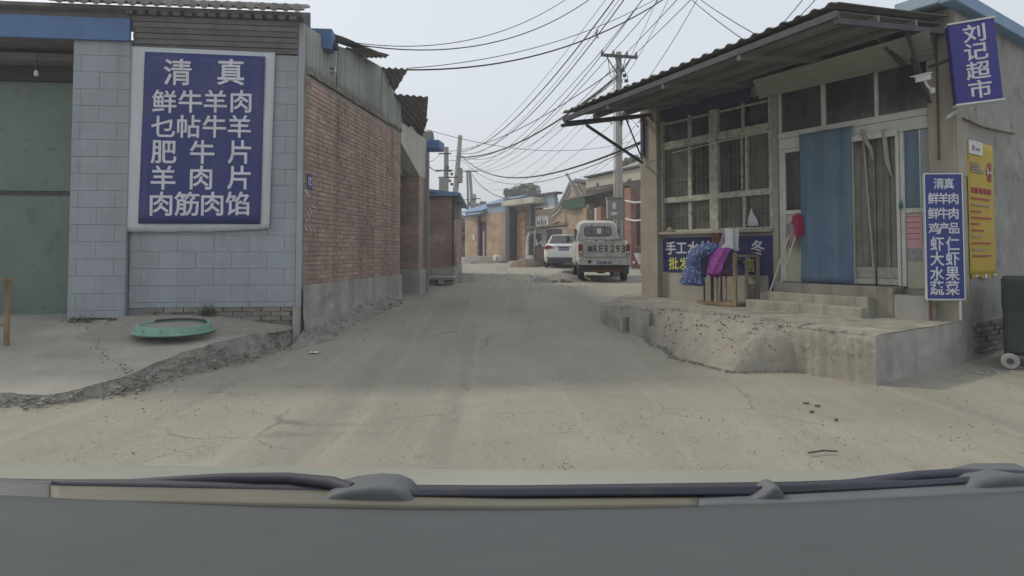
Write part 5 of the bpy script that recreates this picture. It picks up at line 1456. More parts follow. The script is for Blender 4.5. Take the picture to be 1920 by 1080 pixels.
    MB().prism([(x1, rz(1117, 337)+.04), (x0, rz(1250, 310)+.04), (x0, rz(1250, 310)+.12), (x1, rz(1117, 337)+.12)], .2, .75, 'y').build('coping', darktile, t)
    for (u, v, a, b) in ((1178, 341, 2.2, 9), (1178, 342, 5.5, 2.5), (1181, 337, 1.6, 5), (1120, 346, 2, 7)): rbox('emblem', darktile, t, u-a/2*1.6, u+a/2*1.6, v-b/2, v+b/2, .60, .64)
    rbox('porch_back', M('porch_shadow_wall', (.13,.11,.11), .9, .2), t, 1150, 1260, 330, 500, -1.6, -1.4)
    for u in (1177, 1207, 1240): rbox('column', redcol, t, u-6, u+6, 352, 500, .1, .45)
    MB().prism([(.6, rz(1190, 318)), (-4, rz(1190, 318)+1.6), (-4, rz(1190, 318)+1.4), (.5, rz(1190, 318)-.15)], x0, rx(1165), 'x').build('roof', tilem, t)
    for u in (1203, 1208, 1213):
        MB().tube([(rx(u, .8), .8, rz(u, 309, .8)), (rx(u, .8), .2, rz(u, 312, .8)+.1)], .13, 8).build('eave_tile', tilem, t, smooth=50)
    rbox('corner_corbel', tilem, t, 1204, 1216, 313, 334, .62, .85, .05)
    for v in (378, 412): MB().tube([(rx(1168, .9), .9, rz(1168, v-3, .9)), (rx(1190, .9), .9, rz(1190, v+2, .9)), (rx(1212, .9), .9, rz(1212, v, .9))], .045, 6).build('white_pipe', whitepvc, t, smooth=50)
    rbox('planter', M('maroon_drum', (.10,.05,.05), .8, .25), t, 1183, 1206, 462, 512, .9, 1.4, .06)
    for u in (1186, 1200): rbox('planter_mark', whitep, t, u, u+3.5, 490, 494, 1.4, 1.42)
    b = MB().lathe([(.001,0),(.16,0),(.30,.30),(.33,.42),(.30,.42),(.001,.36)], n=16).build('white_basin', whitep, None, smooth=40)
    b.location = at(1206, 478, 22.0); b.location.z -= .35; tag(b, 'white plastic basin on a stand beside the shop column', 'basin')
    st = MB().lathe([(.12, 0), (.12, .6), (.10, b.location.z - g(22)-.6+.6)], n=12).build('basin_stand', woodg, b); st.location = (0, 0, -(b.location.z - g(22)))
far_row()

def shelter():
    Y = 29.5; c = at(1000, 471, Y)
    fr = Fr(c.x, Y, rad(-4))
    t = frthing('scrap_shelter', 'makeshift shelter with a flat board roof and grey sheet walls beside the saloon', 'shelter', fr)
    def q(u, y=0.0): return fr.x(u, y)
    def qz(u, v, y=0.0): return fr.z(u, v, y)
    MB().prism([(q(984), qz(990, 430)), (q(1066), qz(1066, 422)), (q(1066), qz(1066, 418)), (q(984), qz(990, 427))], -.4, 1.6, 'y').build('roof_board', woodg, t)
    MB().prism([(q(1027), qz(1030, 423)), (q(1049), qz(1049, 414)), (q(1049), qz(1049, 416)), (q(1027), qz(1030, 425.5))], -.2, 1.0, 'y').build('loose_board', wood, t)
    box('back_sheet', palegrey, t, q(1024), q(1055), .9, .95, g(Y), qz(1040, 428)); box('side_sheet', whitemetal, t, q(1004), q(1023), .6, .64, g(Y), qz(1010, 428))
    for u in (1003, 1056): box('post', whitepvc, t, q(u)-.03, q(u)+.03, -.3, -.24, g(Y)-.05, qz(u, 428))
    d = frthing('wooden_cabinet', 'brown weathered wooden cabinet standing under the shelter edge', 'cabinet', fr)
    MB().box(q(1003), q(1029), -.9, -.4, g(Y)-.05, qz(1015, 463)).build('body', M('brown_board', (.15,.12,.10), .85, .2, 6), d, bevel=.01)
    MB().box(q(1001), q(1003.5), -.95, -.9, g(Y)-.05, qz(1002, 455)).build('post', woodg, d)
    MB().box(q(1006), q(1026), -.92, -.9, qz(1015, 494), qz(1015, 468)).build('door', M('brown_board_b', (.17,.135,.11), .85, .2, 6), d, bevel=.01)
    # scrap on top
    s = frthing('scrap_heap', 'white crumpled scrap lying on the brown cabinet', 'scrap', fr)
    m = MB(); rr = random.Random(3); z = qz(1015, 463)
    for k in range(7):
        a = Vector((q(1006+rr.uniform(0,15)), -.65+rr.uniform(-.1,.1), z+.06)); b = a + Vector((rr.uniform(-.3,.3), rr.uniform(-.1,.1), rr.uniform(.1,.35)))
        m.bar(a, b, .05, .03)
    m.build('strips', whitepvc, s)['kind'] = 'stuff'
    # white vehicle tail behind the shelter
    v = frthing('white_minibus', 'rear corner of a white minibus beside the shelter', 'minibus', fr)
    x0, x1 = q(985, .6), q(1004, .6); zb, zt = g(Y)+.15, qz(995, 432, .6)
    prof = [(x0+.02, zb+.12), (x0, zb+.5), (x0+.05, zt-.35), (x0+.16, zt-.08), (x0+.3, zt), (x1+.5, zt), (x1+.5, zb+.12)]
    MB().prism(prof, .6, 3.8, 'y').build('body', carw, v, bevel=.05)
    MB().prism([(x0+.16, zb+.35), (x0+.18, zt-.40), (x0+.28, zt-.16), (x1+.3, zt-.16), (x1+.3, zb+.35)], .56, .605, 'y').build('rear_window', glassdark, v)
    box('bumper', carw, v, x0-.02, x1+.4, .50, .7, zb+.0, zb+.22, bevel=.03)
    wheel(v, x0+.16, 1.4, .29, .2)
shelter()

# ================================================================ POLES
def pole(name, lab, u, vt, Y, r0, r1, mt, ub=None, group='utility poles along the lane'):
    top = at(u, vt, Y); zb = g(Y) - .3
    ub = u if ub is None else ub[0] + (u - ub[0])*0
    t = thing(name, lab, 'pole', (top.x, Y, zb), 0, group)
    return t, top
def simple_pole(lab, u, vt, Y, r0, r1, mt, lean=0.0):
    top = at(u, vt, Y); zb = g(Y) - .3; h = top.z - zb
    t = thing('utility_pole', lab, 'pole', (top.x - lean, Y, zb), 0, 'utility poles')
    MB().tube([(0,0,0),(lean*.5,0,h*.5),(lean,0,h)], [r0,(r0+r1)/2,r1], 14).build('shaft', mt, t, smooth=50)
    return t, Vector((lean, 0, h))
# main pole behind the van
PF = 20.0
t, tp = simple_pole('concrete utility pole with crossarm and meter box behind the pickup van', 1160, 98, PF, .15, .095, polem, .03)
F_TOP = Vector(t.location) + tp
arm = MB().bar((tp.x-.62, -.13, tp.z-.13), (tp.x+.60, -.13, tp.z-.22), .07, .09).build('crossarm', darksteel, t)
F_INS = []
for k, x in enumerate((-.58, -.20, .25, .56)):
    z = tp.z - .13 - .09*(x+.62)/1.22 + .045
    MB().lathe([(.02,0),(.05,.01),(.03,.04),(.055,.06),(.03,.09),(.035,.12),(.015,.14)], (tp.x+x, -.13, z), 10).build('insulator', insul, t, smooth=50)
    F_INS.append(Vector(t.location) + Vector((tp.x+x, -.13, z+.10)))
for s in (-1, 1): MB().bar((tp.x+s*.08, -.1, tp.z-.75), (tp.x+s*.42, -.13, tp.z-.2), .03).build('arm_brace', darksteel, t)
MB().bar((-.17, -.02, .2), (-.13, -.02, tp.z-.5), .035).build('conduit', whitepvc, t)
for k in range(5):
    a = Vector((tp.x + R.uniform(-.5, .5), -.16, tp.z-.2)); b = a + Vector((R.uniform(-.2,.4), 0, -R.uniform(.3,.9)))
    MB().tube([a, a.lerp(b, .5) + Vector((.12*R.choice((-1,1)), -.05, -.25)), b], .012, 5).build('jumper_wire', wirem, t, smooth=60)
for k in range(4): MB().lathe([(.02,-.06),(.06,-.05),(.06,.05),(.02,.06)], (tp.x+.10+.06*k, -.14, tp.z-.65-.18*k), 8, 'x').build('clamp', darksteel, t, smooth=40)
mb = thing('meter_box', 'grey steel electricity meter box mounted on the utility pole', 'meter box', at(1152, 391, PF-.45))
MB().box(-.24, .26, -.12, .15, -.34, .33).build('case', metalbox, mb, bevel=.01)
MB().box(-.20, .12, -.135, -.12, -.26, .24).build('door', metalbox, mb, bevel=.006)
MB().box(-.08, .02, -.142, -.134, -.02, .18).build('window', whitep, mb); MB().box(-.12, .06, -.142, -.134, -.22, -.12).build('label_plate', whitep, mb)
MB().box(.26, .34, -.02, .12, -.36, .30).build('cable_duct', metalbox, mb)
MB().box(-.28, .30, -.16, .17, .33, .36).build('rain_cap', metalbox, mb)
# pair at the bend, left
tA, pA = simple_pole('grey utility pole with cable clamps, left of the leaning pole', 837, 276, 39, .20, .15, poleg, .05); A_TOP = Vector(tA.location)+pA
for k, (dz, wd) in enumerate(((.45, .55), (1.55, .75))): MB().bar((pA.x-wd*.9, -.2, pA.z-dz), (pA.x+wd*.6, -.2, pA.z-dz), .08, .08).build('crossarm', darksteel, tA)
for k in range(6): MB().lathe([(.03,-.09),(.09,-.07),(.09,.07),(.03,.09)], (pA.x+.12+.13*(k % 3), -.25, pA.z-1.35-.22*k), 8, 'z').build('clamp', darksteel, tA, smooth=40)
MB().tube([(pA.x+.2,-.2,pA.z-3.2),(pA.x+.5,-.2,pA.z-4.0),(pA.x+.75,-.2,pA.z-4.2)], .06, 6).build('cable_loop', wirem, tA)
tB, pB = simple_pole('pale leaning concrete utility pole with transformer boxes', 863, 254, 36, .22, .13, polem, .62); B_TOP = Vector(tB.location)+pB
MB().box(pB.x-1.25, pB.x-.72, -.25, .1, pB.z-3.4, pB.z-2.6).build('transformer', metalbox, tB, bevel=.03)
MB().box(pB.x-.12, pB.x+.16, -.4, -.1, pB.z-2.9, pB.z-2.0).build('switch_box', metalbox, tB, bevel=.04)
MB().bar((pB.x-1.3, -.15, pB.z-2.55), (pB.x+.2, -.15, pB.z-2.55), .06).build('crossarm', darksteel, tB)
tC, pC = simple_pole('slim distant pole sharing a crossarm, left of two', 876, 320, 55, .13, .10, poleg, -.25)
tD, pD = simple_pole('distant concrete pole with long crossarm, right of two', 881, 320, 55, .20, .13, poleg, -.55); D_TOP = Vector(tD.location)+pD
MB().bar((pD.x-.9, -.2, pD.z-.1), (pD.x+.75, -.2, pD.z-.1), .08).build('crossarm', darksteel, tD)
MB().bar((pD.x-.9, -.2, pD.z-2.7), (pD.x+.6, -.2, pD.z-2.7), .06).build('crossarm', darksteel, tD)
tE, pE = simple_pole('short dark distant pole above the blue roof', 890, 364, 65, .2, .16, poleg, 0)
MB().bar((pE.x-.5, -.2, pE.z-.5), (pE.x+.7, -.2, pE.z-.5), .1).build('crossarm', darksteel, tE)
# next pole of the line, standing behind the camera, carries the wires on
tG, pG = simple_pole('concrete utility pole of the same line behind the viewer', 1160, 98, PF, .15, .095, polem, 0)
tG.location = (5.6, -14, -.3)
G_TOP = Vector(tG.location) + pG
MB().bar((-.62, 0, pG.z-.15), (.62, 0, pG.z-.15), .07, .09).build('crossarm', darksteel, tG)

def cable(lab, a, b, sag, r=.012, n=22, via=None, group=None):
    a = Vector(a); b = Vector(b); pts = []
    for i in range(n+1):
        s = i/n; p = a.lerp(b, s); p.z -= 4*sag*s*(1-s); pts.append(p)
    m = MB().tube(pts, r, 5).build('overhead_cable', wirem, None, smooth=60)
    tag(m, lab, 'cable', group); return pts
ordn = ['first', 'second', 'third', 'fourth']
for k, pnt in enumerate(F_INS):
    cable(f'thin power line overhead, {ordn[k]} insulator of the near crossarm counted from the left', pnt, G_TOP + Vector((-.6+.4*k, 0, -.05)), .55, .011)
    cable(f'thin power line running far down the lane from the {ordn[k]} crossarm insulator', pnt, D_TOP + Vector((-.8+.5*k, -.2, 0)), 1.0 + .12*k, .013)
HB = Vector((4.35, 15.0, 8.0))
HB = at(1274, -22, 15.2)
P1 = at(625, 76, 8.8); P2 = at(764, 131, 11.27)
c1 = cable('cable from the blue roof box rising to the upper right', P1, at(1130, -20, 13.8), .62, .010)
cable('cable from the blue roof box splitting off above the first', P1 + Vector((0,.02,.02)), at(1090, -22, 12.8), .52, .007)
cable('thick bundled cable from the ragged roof sheet to the upper right', P2, HB, .55, .016)
cable('thin wire slung just above the thick bundled cable', P2 + Vector((0,0,.03)), HB + Vector((0,0,.08)), .42, .008)
cable('heavy cable bundle sloping from the near pole to the leaning pole', F_TOP + Vector((-.05,-.1,-.85)), B_TOP + Vector((-.15,-.2,-1.35)), .75, .035)
cable('upper cable from the near pole to the grey pole at the bend', F_TOP + Vector((-.05,-.1,-.55)), A_TOP + Vector((.2,-.2,-.3)), .6, .018)
cable('lower thin cable beside the heavy bundle to the bend', F_TOP + Vector((-.05,-.1,-.95)), A_TOP + Vector((.2,-.2,-.9)), .75, .014)
cable('steep cable pair, left strand, from overhead down to the leaning pole', at(1166, -20, 13.5), B_TOP + Vector((-.05,-.1,-1.0)), .9, .018)
cable('steep cable pair, right strand, from overhead down to the leaning pole', at(1184, -20, 13.8), B_TOP + Vector((0,-.1,-1.1)), 1.15, .016)
cable('slack cable crossing the steep pair above the lane', at(1218, -20, 14.0), B_TOP + Vector((.02,-.1,-1.2)), 1.6, .012)
cable('sagging cable across the lane from the pole at the bend to the shop column', B_TOP + Vector((.05,-.1,-1.2)), SH.w(XC+.3, .03, SH.z(1220, 262, .03)), 1.0, .024)
cable('thin wire below the sagging cable across the lane', B_TOP + Vector((.05,-.1,-1.35)), SH.w(XC+.3, .03, SH.z(1220, 265, .03)), 1.15, .010)
cable('service wire dropping to the shop awning, left of two', HB, SH.w(2.2, -.1, 4.1), .1, .009)
cable('service wire dropping to the shop awning, right of two', HB + Vector((.1,0,.05)), SH.w(1.9, -.1, 4.12), .1, .009)
cable('lone wire from upper right down behind the awning', at(1318, -20, 15), at(1190, 180, 22), .15, .010)
cable('wire climbing from the pole at the bend past the left roof edge', A_TOP + Vector((-.3,-.2,-1.6)), at(790, 298, 15), .15, .016)
cable('upper wire from the pole at the bend toward the left roofs', A_TOP + Vector((-.3,-.2,-.45)), at(785, 312, 24), .1, .012)
cable('thin far wire from the distant poles to the gateway roof', D_TOP + Vector((.2,-.2,-.4)), RW.w(rx(950), -.3, rz(950, 372)), .5, .03)
cable('faint high wire crossing the sky above the bend', at(797, 242, 16), at(1180, 266, 22), .45, .008)
for k, (ua, ub_, vb) in enumerate(((1215, 1075, 335), (1232, 1092, 330), (1180, 960, 355))):
    cable(('faint wire falling to the gable house roof, left of two', 'faint wire falling to the gable house roof, right of two', 'faint wire falling to the gateway roof')[k], at(ua, 205, 16), RW.w(rx(ub_), -.3, rz(ub_, vb)), .3, .007)
extra = [('thin wire left of the steep cable pair', (1150,-20,13.2), (858,290,36), .7), ('thin wire between the steep cables', (1175,-20,13.6), (860,296,36), 1.0),
         ('thin wire from the near pole just under the crossarm to the bend', (1146,150,20), (845,292,39), .9), ('second thin wire from the near pole to the bend', (1146,158,20), (846,300,39), 1.1),
         ('thin wire crossing from upper centre to the near pole', (1240,-20,14.5), (1164,140,20), .1), ('second thin wire from upper centre to the near pole', (1262,-20,14.8), (1168,150,20), .15),
         ('slack wire looping low from the near pole to the far poles', (1150,165,20), (876,330,55), 1.7), ('lowest slack wire from the near pole to the far poles', (1150,170,20), (880,334,55), 2.1),
         ('thin wire from the upper right edge to the awning ridge', (1545,-20,9), (1470,58,9.5), .03), ('second thin wire from the upper right edge to the awning', (1520,-20,9), (1440,72,9.6), .03)]
for lab, p, q, sg in extra: cable(lab, at(*p), at(*q), sg, .007 if p[2] < 30 else .012)
for lab, (u, v), s_ in (('scrap of white paper on the road by the apron edge', (66, 752), .07), ('torn pale paper scrap in the shade by the apron corner', (588, 662), .06)):
    o = MB().grid(lambda i, j: Vector(((i-.5)*s_*2, (j-.5)*s_, .012 + .012*noise.noise((i*4, j*4, s_*90)))), 8, 6).build('paper_scrap', whitep, None, smooth=60, solid=.002); o.location = gpt(u, v); tag(o, lab, 'litter')
tb = MB().tube([at(1120, 55, 14.4), at(1118, 63, 14.4), at(1121, 72, 14.4)], [.03,.04,.02], 6).build('cable_tag', graylace, None); tag(tb, 'grey tape end hanging from the crossing cables', 'tag')

# ================================================================ TREES AND WEEDS
def tree(lab, u, vb, vt, Y, rxm, mt, n=2600, leaf=.22, seed=1, name='tree', flat=.8, base=None):
    c = at(u, (vb+vt)/2, Y); h = at(u, vt, Y).z - at(u, vb, Y).z
    zg = g(Y) if base is None else base
    t = thing(name, lab, 'tree', (c.x, Y, zg), 0, 'trees behind the houses')
    cz = c.z - zg; rr = random.Random(seed)
    trunk = MB(); trunk.tube([(0,0,-.1),(.05,0,cz*.4),(0,.05,cz)], [.22,.16,.06], 8)
    clumps = []
    for k in range(26):
        a = rr.uniform(0, 2*math.pi); q = rr.uniform(.1, .95)
        p = Vector((rxm*q*math.cos(a), rxm*q*math.sin(a)*.8, cz + h*.5*rr.uniform(-.7,.75)*math.sqrt(1-q*q*.7)))
        clumps.append((p, rr.uniform(.28,.5)*min(rxm, h*.6)))
        trunk.tube([(0,0,cz*.55), p*.5 + Vector((0,0,cz*.35)), p], [.07,.045,.015], 5)
    trunk.build('trunk', barkm, t, smooth=60)
    m = MB()
    for k in range(n):
        p, r_ = rr.choice(clumps)
        d = Vector((rr.gauss(0,1), rr.gauss(0,1), rr.gauss(0,1))).normalized()*r_*rr.uniform(.4,1.0)**.5
        q = p + d; s = leaf*rr.uniform(.6,1.3)
        u_ = Vector((rr.gauss(0,1), rr.gauss(0,1), rr.gauss(0,.6))).normalized(); v_ = u_.orthogonal().normalized()
        m.add([q-u_*s, q+v_*s*.45, q+u_*s, q-v_*s*.45], [(0,1,2,3)])
    o = m.build('crown', mt, t); o['kind'] = 'stuff'
tree('broad grey-green tree crown rising behind the gateway', 983, 380, 346, 62, 1.9, leafm, 5000, .16, 2)
tree('hazy tree beside the brick lodge at the bend', 858, 470, 405, 52, 1.4, leafm, 2200, .18, 3)
tree('low distant tree top above the blue roof', 905, 392, 379, 75, 2.6, leafd, 1600, .22, 5)
tree('spiky dark tree top above the cream fascia house', 1198, 320, 292, 40, 1.2, leafd, 1800, .15, 6)
tree('small hazy tree between the distant poles', 868, 440, 402, 60, 1.0, leafm, 1200, .16, 7)

def weeds(lab, p, n, h, spread, seed=0):
    rr = random.Random(seed); m = MB()
    for k in range(n):
        b = Vector((rr.gauss(0, spread), rr.gauss(0, spread*.5), 0)); L = h*rr.uniform(.4, 1.1)
        d = Vector((rr.gauss(0,.25), rr.gauss(0,.25), 1)).normalized(); s = Vector((rr.gauss(0,1), rr.gauss(0,1), 0)).normalized()*.006
        a = b + d*L*.55; e = a + (d + Vector((rr.gauss(0,.35), rr.gauss(0,.35), -.1)))*L*.45
        m.add([b-s, b+s, a+s*1.3, a-s*1.3, e], [(0,1,2,3),(3,2,4)])
        if rr.random() < .5:
            q = b + d*L*rr.uniform(.3,.9); w_ = Vector((rr.gauss(0,1), rr.gauss(0,1), rr.gauss(0,.4))).normalized()*.025; x_ = w_.orthogonal().normalized()*.01
            m.add([q, q+w_*.6+x_, q+w_*1.3, q+w_*.6-x_], [(0,1,2,3)])
    o = m.build('weed', weedm, None); o.location = p; tag(o, lab, 'weed', 'weeds on the apron'); return o
weeds('tall weed clump growing against the grey wall behind the ring', lp(388, 598), 60, .20, .05, 1)
weeds('low dusty weed at the pillar foot', lp(150, 604), 50, .09, .07, 2)
weeds('small weed between pillar and ring', lp(213, 606), 50, .08, .05, 3)
wk = [((300, 702), .06), ((345, 690), .05), ((400, 672), .06), ((440, 664), .07), ((470, 660), .08), ((520, 650), .08), ((560, 640), .07), ((610, 610), .08)]
m = MB(); rr = random.Random(9)
for (uv, s_) in wk:
    p = gpt(*uv)
    for k in range(28):
        b = p + Vector((rr.gauss(0,.12), rr.gauss(0,.06), 0)); L = s_*rr.uniform(.4,1.2); d = Vector((rr.gauss(0,.4), rr.gauss(0,.4), 1)); s = Vector((rr.gauss(0,1), rr.gauss(0,1), 0)).normalized()*.005
        m.add([b-s, b+s, b+d*L], [(0,1,2)])
o = m.build('verge_grass', weedm, None); tag(o, 'sparse dry grass along the broken apron edge', 'grass', kind='stuff')

# ================================================================ GRIT, RUBBLE, HEAPS
def heap(name, lab, p, rx_, ry_, h, mt, seed=0, cat='heap'):
    def f(i, j):
        x = (i*2-1); y = (j*2-1); r2 = x*x + y*y; z = max(0, 1 - r2)
        return Vector((x*rx_, y*ry_, h*z**.8 + .25*h*noise.noise((x*3+seed, y*3, 0))*z**.3 + .12*h*noise.noise((x*9+seed, y*9, 2))*z**.3 - .015))
    o = MB().grid(f, 36, 30).build(name, mt, None, smooth=60); o.location = p; tag(o, lab, cat); return o
def gp(u, v, dy=0):
    p = gpt(u, v); return Vector((p.x, p.y + dy, g(p.y) - .01))
heap('soil_heap', 'brown soil heap in front of the gateway', gp(985, 500), .75, .8, .42, soil, 1)
heap('ash_heap', 'low dark ash heap beside the purple gate', gp(893, 493), 1.2, .9, .40, greysoil, 2)
heap('gravel_heap', 'grey gravel heap beside the pickup van', gp(1052, 524), .85, .9, .20, greysoil, 3)
heap('dirt_bank', 'dark dirt bank at the foot of the brick lodge corner', gp(862, 527), .5, .9, .22, greysoil, 5)
def stone(lab, p, s, seed, mt=stonem, flat=.6):
    m = blob_loft([((0,0,-.02), s*.8, s*.55), ((0,0,s*.2*flat), s, s*.65), ((.1*s,0,s*.7*flat), s*.75, s*.5), ((.1*s,0,s*.9*flat), s*.3, s*.2)], 9, seed, .55)
    o = m.build('rubble_stone', mt, None, smooth=30); o.location = p; o.rotation_euler = (0, 0, seed); tag(o, lab, 'stone', 'rubble beside the van')
stone('large pale rubble stone beside the van front wheel', gp(1058, 516), .38, 1)
stone('second pale rubble stone behind the large one', gp(1072, 512), .30, 2)
stone('flat rubble stone in front of the gravel heap', gp(1062, 528), .22, 3)
stone('small rubble stone at the left of the gravel heap', gp(1040, 528), .12, 4)
stone('tilted pale board stone by the yard wall', gp(932, 492), .40, 5, whiteconc, 1.2)
stone('grey stone beside the tilted board', gp(945, 492), .25, 6)
stone('dark stone block by the brick lodge', gp(858, 516), .22, 7, greysoil)

rr = random.Random(21); m1, m2 = MB(), MB()
def scatter(m, n, box_, s0, s1):
    for k in range(n):
        u = rr.uniform(box_[0], box_[2]); v = rr.uniform(box_[1], box_[3]); p = gpt(u, v)
        l = GH.i @ p
        if l.x < -.2 and p.y > 5.3 and p.x < -3.0 and p.y > 5.2: 
            if p.x < -3.7: continue
        s = s0 + (s1-s0)*rr.random()**2.5
        if rr.random() < .35: continue
        m.obox((p.x, p.y, g(p.y) + .0), (s*1.4, s, s*.7), Matrix.Rotation(rr.uniform(0,3), 3, 'Z') @ Matrix.Rotation(rr.uniform(-.4,.4), 3, 'X'))
scatter(m1, 230, (0, 735, 1920, 890), .003, .007); scatter(m1, 110, (300, 700, 1300, 800), .003, .007)
scatter(m1, 110, (1050, 760, 1250, 830), .003, .007); scatter(m1, 50, (1280, 740, 1560, 800), .003, .007)
scatter(m2, 140, (280, 700, 480, 735), .004, .014); scatter(m1, 120, (180, 735, 500, 790), .003, .009)
scatter(m2, 150, (430, 650, 620, 690), .004, .014); scatter(m2, 110, (600, 590, 760, 640), .005, .018)
scatter(m2, 120, (700, 545, 860, 585), .006, .02); scatter(m2, 120, (850, 505, 1010, 530), .01, .04); scatter(m2, 120, (990, 505, 1100, 545), .01, .035)
scatter(m1, 80, (1500, 690, 1900, 760), .003, .009); scatter(m2, 60, (1800, 680, 1915, 700), .006, .02)
for k in range(44):
    c_ = (rr.uniform(60, 1880), rr.uniform(720, 880)); 
    for q in range(14): scatter(m1, 1, (c_[0]-rr.uniform(5,70), c_[1]-rr.uniform(2,9), c_[0]+rr.uniform(5,70), c_[1]+rr.uniform(2,9)), .0025, .006)
for k in range(40): scatter(m2, 4, (0, 720, 1920, 885), .0025, .006)
o = m1.build('road_grit', pebblem, None); tag(o, 'dark grit scattered on the dusty road', 'grit', kind='stuff')
o = m2.build('pale_gravel', chip, None); tag(o, 'pale stone chips along the lane edges', 'gravel', kind='stuff')
st = MB().tube([gpt(1515, 852)+Vector((0,0,.01)), gpt(1545, 848)+Vector((0,0,.012)), gpt(1570, 849)+Vector((0,0,.01))], .006, 5).build('twig', barkm, None); tag(st, 'thin dark twig lying on the road in front', 'twig')
for k, (u, v) in enumerate(((1512, 757), (1533, 762), (1522, 773), (1568, 788))):
    o = MB().obox((0,0,.004), (.05,.016,.012), Matrix.Rotation(.3*k, 3, 'Z')).build('leaf_litter', barkm, None, bevel=.003); o.location = gp(u, v) + Vector((0,0,.012))
    tag(o, 'small dark leaf scrap on the road before the platform', 'litter', 'leaf scraps on the road')

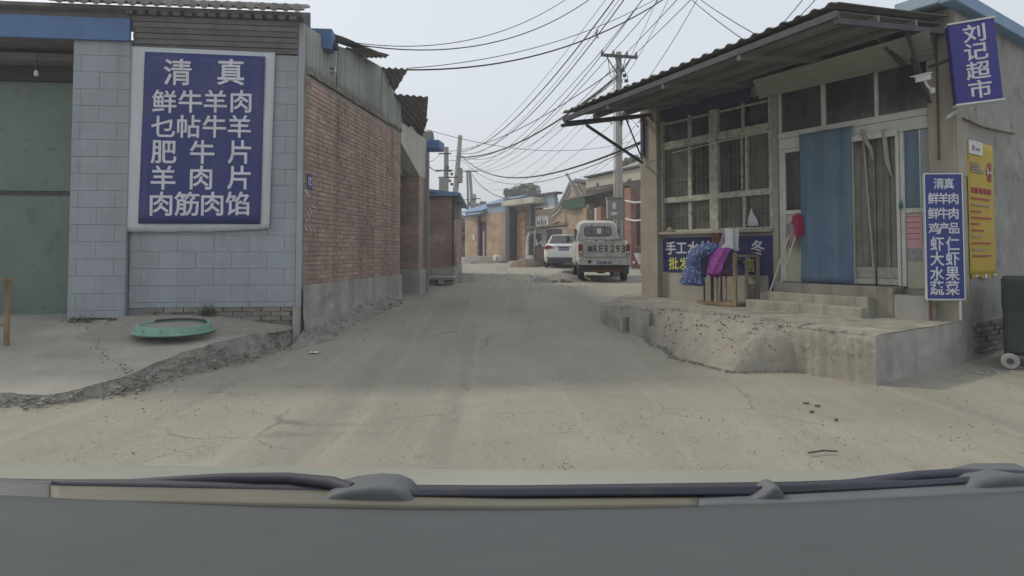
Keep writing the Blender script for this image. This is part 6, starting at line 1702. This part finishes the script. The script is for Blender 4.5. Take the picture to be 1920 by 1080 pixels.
# ================================================================ OUR OWN CAR: bonnet, cowl, wipers, dashboard
def own_car():
    t = thing('own_car', 'white bonnet, black wipers and grey dashboard of the car in the foreground', 'car', (0, .8, 0))
    o = Vector((0, .8, 0))
    def a(u, v, Y): return at(u, v, Y) - o
    us = [-400 + k*100 for k in range(28)]
    def line(u, pts):
        for (u0, v0), (u1, v1) in zip(pts, pts[1:]):
            if u <= u1: return v0 + (v1-v0)*(u-u0)/(u1-u0)
        return pts[-1][1]
    front = [(-500, 872), (0, 879), (500, 885), (960, 889), (1400, 891), (1900, 893), (2400, 896)]
    # bonnet: crest line seen as the upper edge, then falling away to the nose
    rows = []
    for u in us:
        c = a(u, line(u, front), 1.62)
        rows.append([Vector((c.x*.62, .82-.8 + 0, c.z + .115)), Vector((c.x*.80, 1.15-.8, c.z + .072)), Vector((c.x*.93, 1.4-.8, c.z+.035)), c, Vector((c.x*1.02, 1.85-.8, c.z-.07)), Vector((c.x*1.03, 2.0-.8, c.z-.22)), Vector((c.x*1.03, 2.03-.8, c.z-.5))])
    MB().loft(rows, caps=False, closed=False).build('bonnet', hoodm, t, smooth=70)
    # strip between bonnet and windscreen: cowl
    def strip(name, mt, top, bot, Y0, Y1, u0=-400, u1=2300, n=60, th=.01):
        def f(i, j):
            u = u0 + i*(u1-u0); v = line(u, top) + j*(line(u, bot) - line(u, top)); return a(u, v, Y0 + j*(Y1-Y0))
        return MB().grid(f, n, 4).build(name, mt, t, smooth=60, solid=th)
    dashtop = [(-500, 920), (0, 941), (250, 953), (500, 962), (760, 967), (960, 968), (1250, 964), (1500, 955), (1700, 945), (1920, 934), (2400, 905)]
    strip('cowl_gap', blackplastic, [(-500,905),(0,912),(780,916),(960,917),(1500,910),(1920,892),(2400,880)], [(-500,925),(0,944),(960,970),(1500,957),(1920,936),(2400,908)], .80, .70)
    strip('cowl_plate', beigem, [(-500,910),(90,918),(780,931),(960,936),(1310,934),(2400,934)], [(-500,928),(90,945),(780,957),(960,958),(1310,955),(2400,960)], .74, .70, 95, 1310)
    strip('cowl_panel', cowlm, [(-500,905),(1300,932),(1500,920),(1700,910),(1920,897),(2400,885)], [(-500,925),(1300,956),(1500,953),(1920,930),(2400,905)], .745, .70, 1310, 2300)
    strip('cowl_panel', cowlm, [(-500,895),(0,903),(120,916)], [(-500,930),(0,943),(120,950)], .75, .70, -400, 95)
    # blue-black strip laid in for the shadow along the cowl
    strip('shadow_strip', blackplastic, [(-500,905),(0,903),(760,920),(960,918),(1440,912),(1700,905),(1920,890),(2400,885)], [(-500,912),(0,910),(760,932),(960,932),(1440,928),(1700,916),(1920,900),(2400,895)], .735, .73, 760, 1900, 40)
    # wiper pivots, arms and blades
    def dome(name, u, v, Y, wpx, hpx, mt):
        c = a(u, v, Y); w_ = wpx/F*Y/2; h = hpx/F*Y
        rings = []
        for k in range(6):
            q = k/5; rings.append([Vector((c.x + w_*(1-.55*q**3)*math.cos(2*math.pi*i/16), c.y + .03*math.sin(2*math.pi*i/16)*(1-.4*q), c.z + h*math.sin(q*math.pi/2))) for i in range(16)])
        return MB().loft(rings).build(name, mt, t, smooth=50)
    def cover(name, pts, mt, Y=.715, d=.05):
        q = [a(u, v, Y) for u, v in pts]
        MB().prism([(p.x, p.z) for p in q], q[0].y - .0, q[0].y + d, 'y').build(name, mt, t, bevel=.014, seg=4, smooth=60)
    cover('wiper_pivot_cover', [(594,962),(600,940),(620,927),(655,918),(700,913),(735,915),(760,925),(774,940),(780,962)], cowlm)
    cover('wiper_pivot_cover', [(1812,945),(1818,920),(1840,903),(1880,893),(1960,893),(2000,925),(2010,945)], cowlm)
    cover('screen_reflection', [(1400,958),(1410,938),(1436,926),(1448,914),(1462,914),(1472,928),(1472,958)], cowlm, d=.03)  # solid grey shape put in for a reflection on the windscreen
    arm1 = [(30,906,.80),(240,907,.79),(330,901,.785),(430,897,.78),(540,897,.77),(620,905,.75),(660,918,.73)]
    MB().tube([a(u, v, Y) for u, v, Y in arm1], [.005,.006,.006,.007,.0075,.008,.008], 8).build('wiper_arm', blackplastic, t, smooth=60)
    bl = [(-100,908,.79),(120,911,.785),(300,913,.78),(480,918,.77),(640,924,.75)]
    MB().tube([a(u, v, Y) for u, v, Y in bl], .0085, 8).build('wiper_blade', blackplastic, t, smooth=60)
    MB().tube([a(u, v, Y) for u, v, Y in [(-80,921,.765),(60,923,.76),(95,924,.76)]], .014, 8).build('blade_end', cowlm, t, smooth=60)
    MB().tube([a(u, v, Y) for u, v, Y in [(1420,922,.78),(1600,908,.77),(1720,893,.76),(1790,889,.75),(1900,893,.73),(2050,900,.72)]], [.005,.007,.007,.007,.008,.008], 8).build('wiper_arm', blackplastic, t, smooth=60)
    MB().tube([a(u, v, Y) for u, v, Y in [(1320,926,.78),(1500,918,.77),(1700,906,.76),(1850,898,.75),(2050,890,.74)]], .008, 8).build('wiper_blade', blackplastic, t, smooth=60)
    # dashboard
    def df(i, j):
        u = -500 + i*2900; v = line(u, dashtop) + j*240
        p = a(u, v, .70 - .36*j); p.z += .004*(1-abs(2*j-1)); return p
    MB().grid(df, 70, 16).build('dashboard', dashm, t, smooth=70, solid=.015)
    MB().tube([a(u, line(u, dashtop)+1.5, .70) for u in range(-400, 2300, 60)], .003, 6).build('screen_edge', blackplastic, t, smooth=60)
own_car()

# ================================================================ AIR
def haze():
    m = bpy.data.materials.new('haze_air'); m.use_nodes = True; N = m.node_tree.nodes; N.clear()
    v = N.new('ShaderNodeVolumePrincipled'); v.inputs['Color'].default_value = (.93, .96, 1.0, 1); v.inputs['Density'].default_value = .0042
    v.inputs['Anisotropy'].default_value = .2
    o_ = N.new('ShaderNodeOutputMaterial'); m.node_tree.links.new(v.outputs[0], o_.inputs['Volume'])
    o = MB().box(-950, 950, -350, 1550, -1.4, 14).build('haze', m, None); tag(o, kind='stuff'); tag(o, 'thin pale haze over the whole lane')
haze()
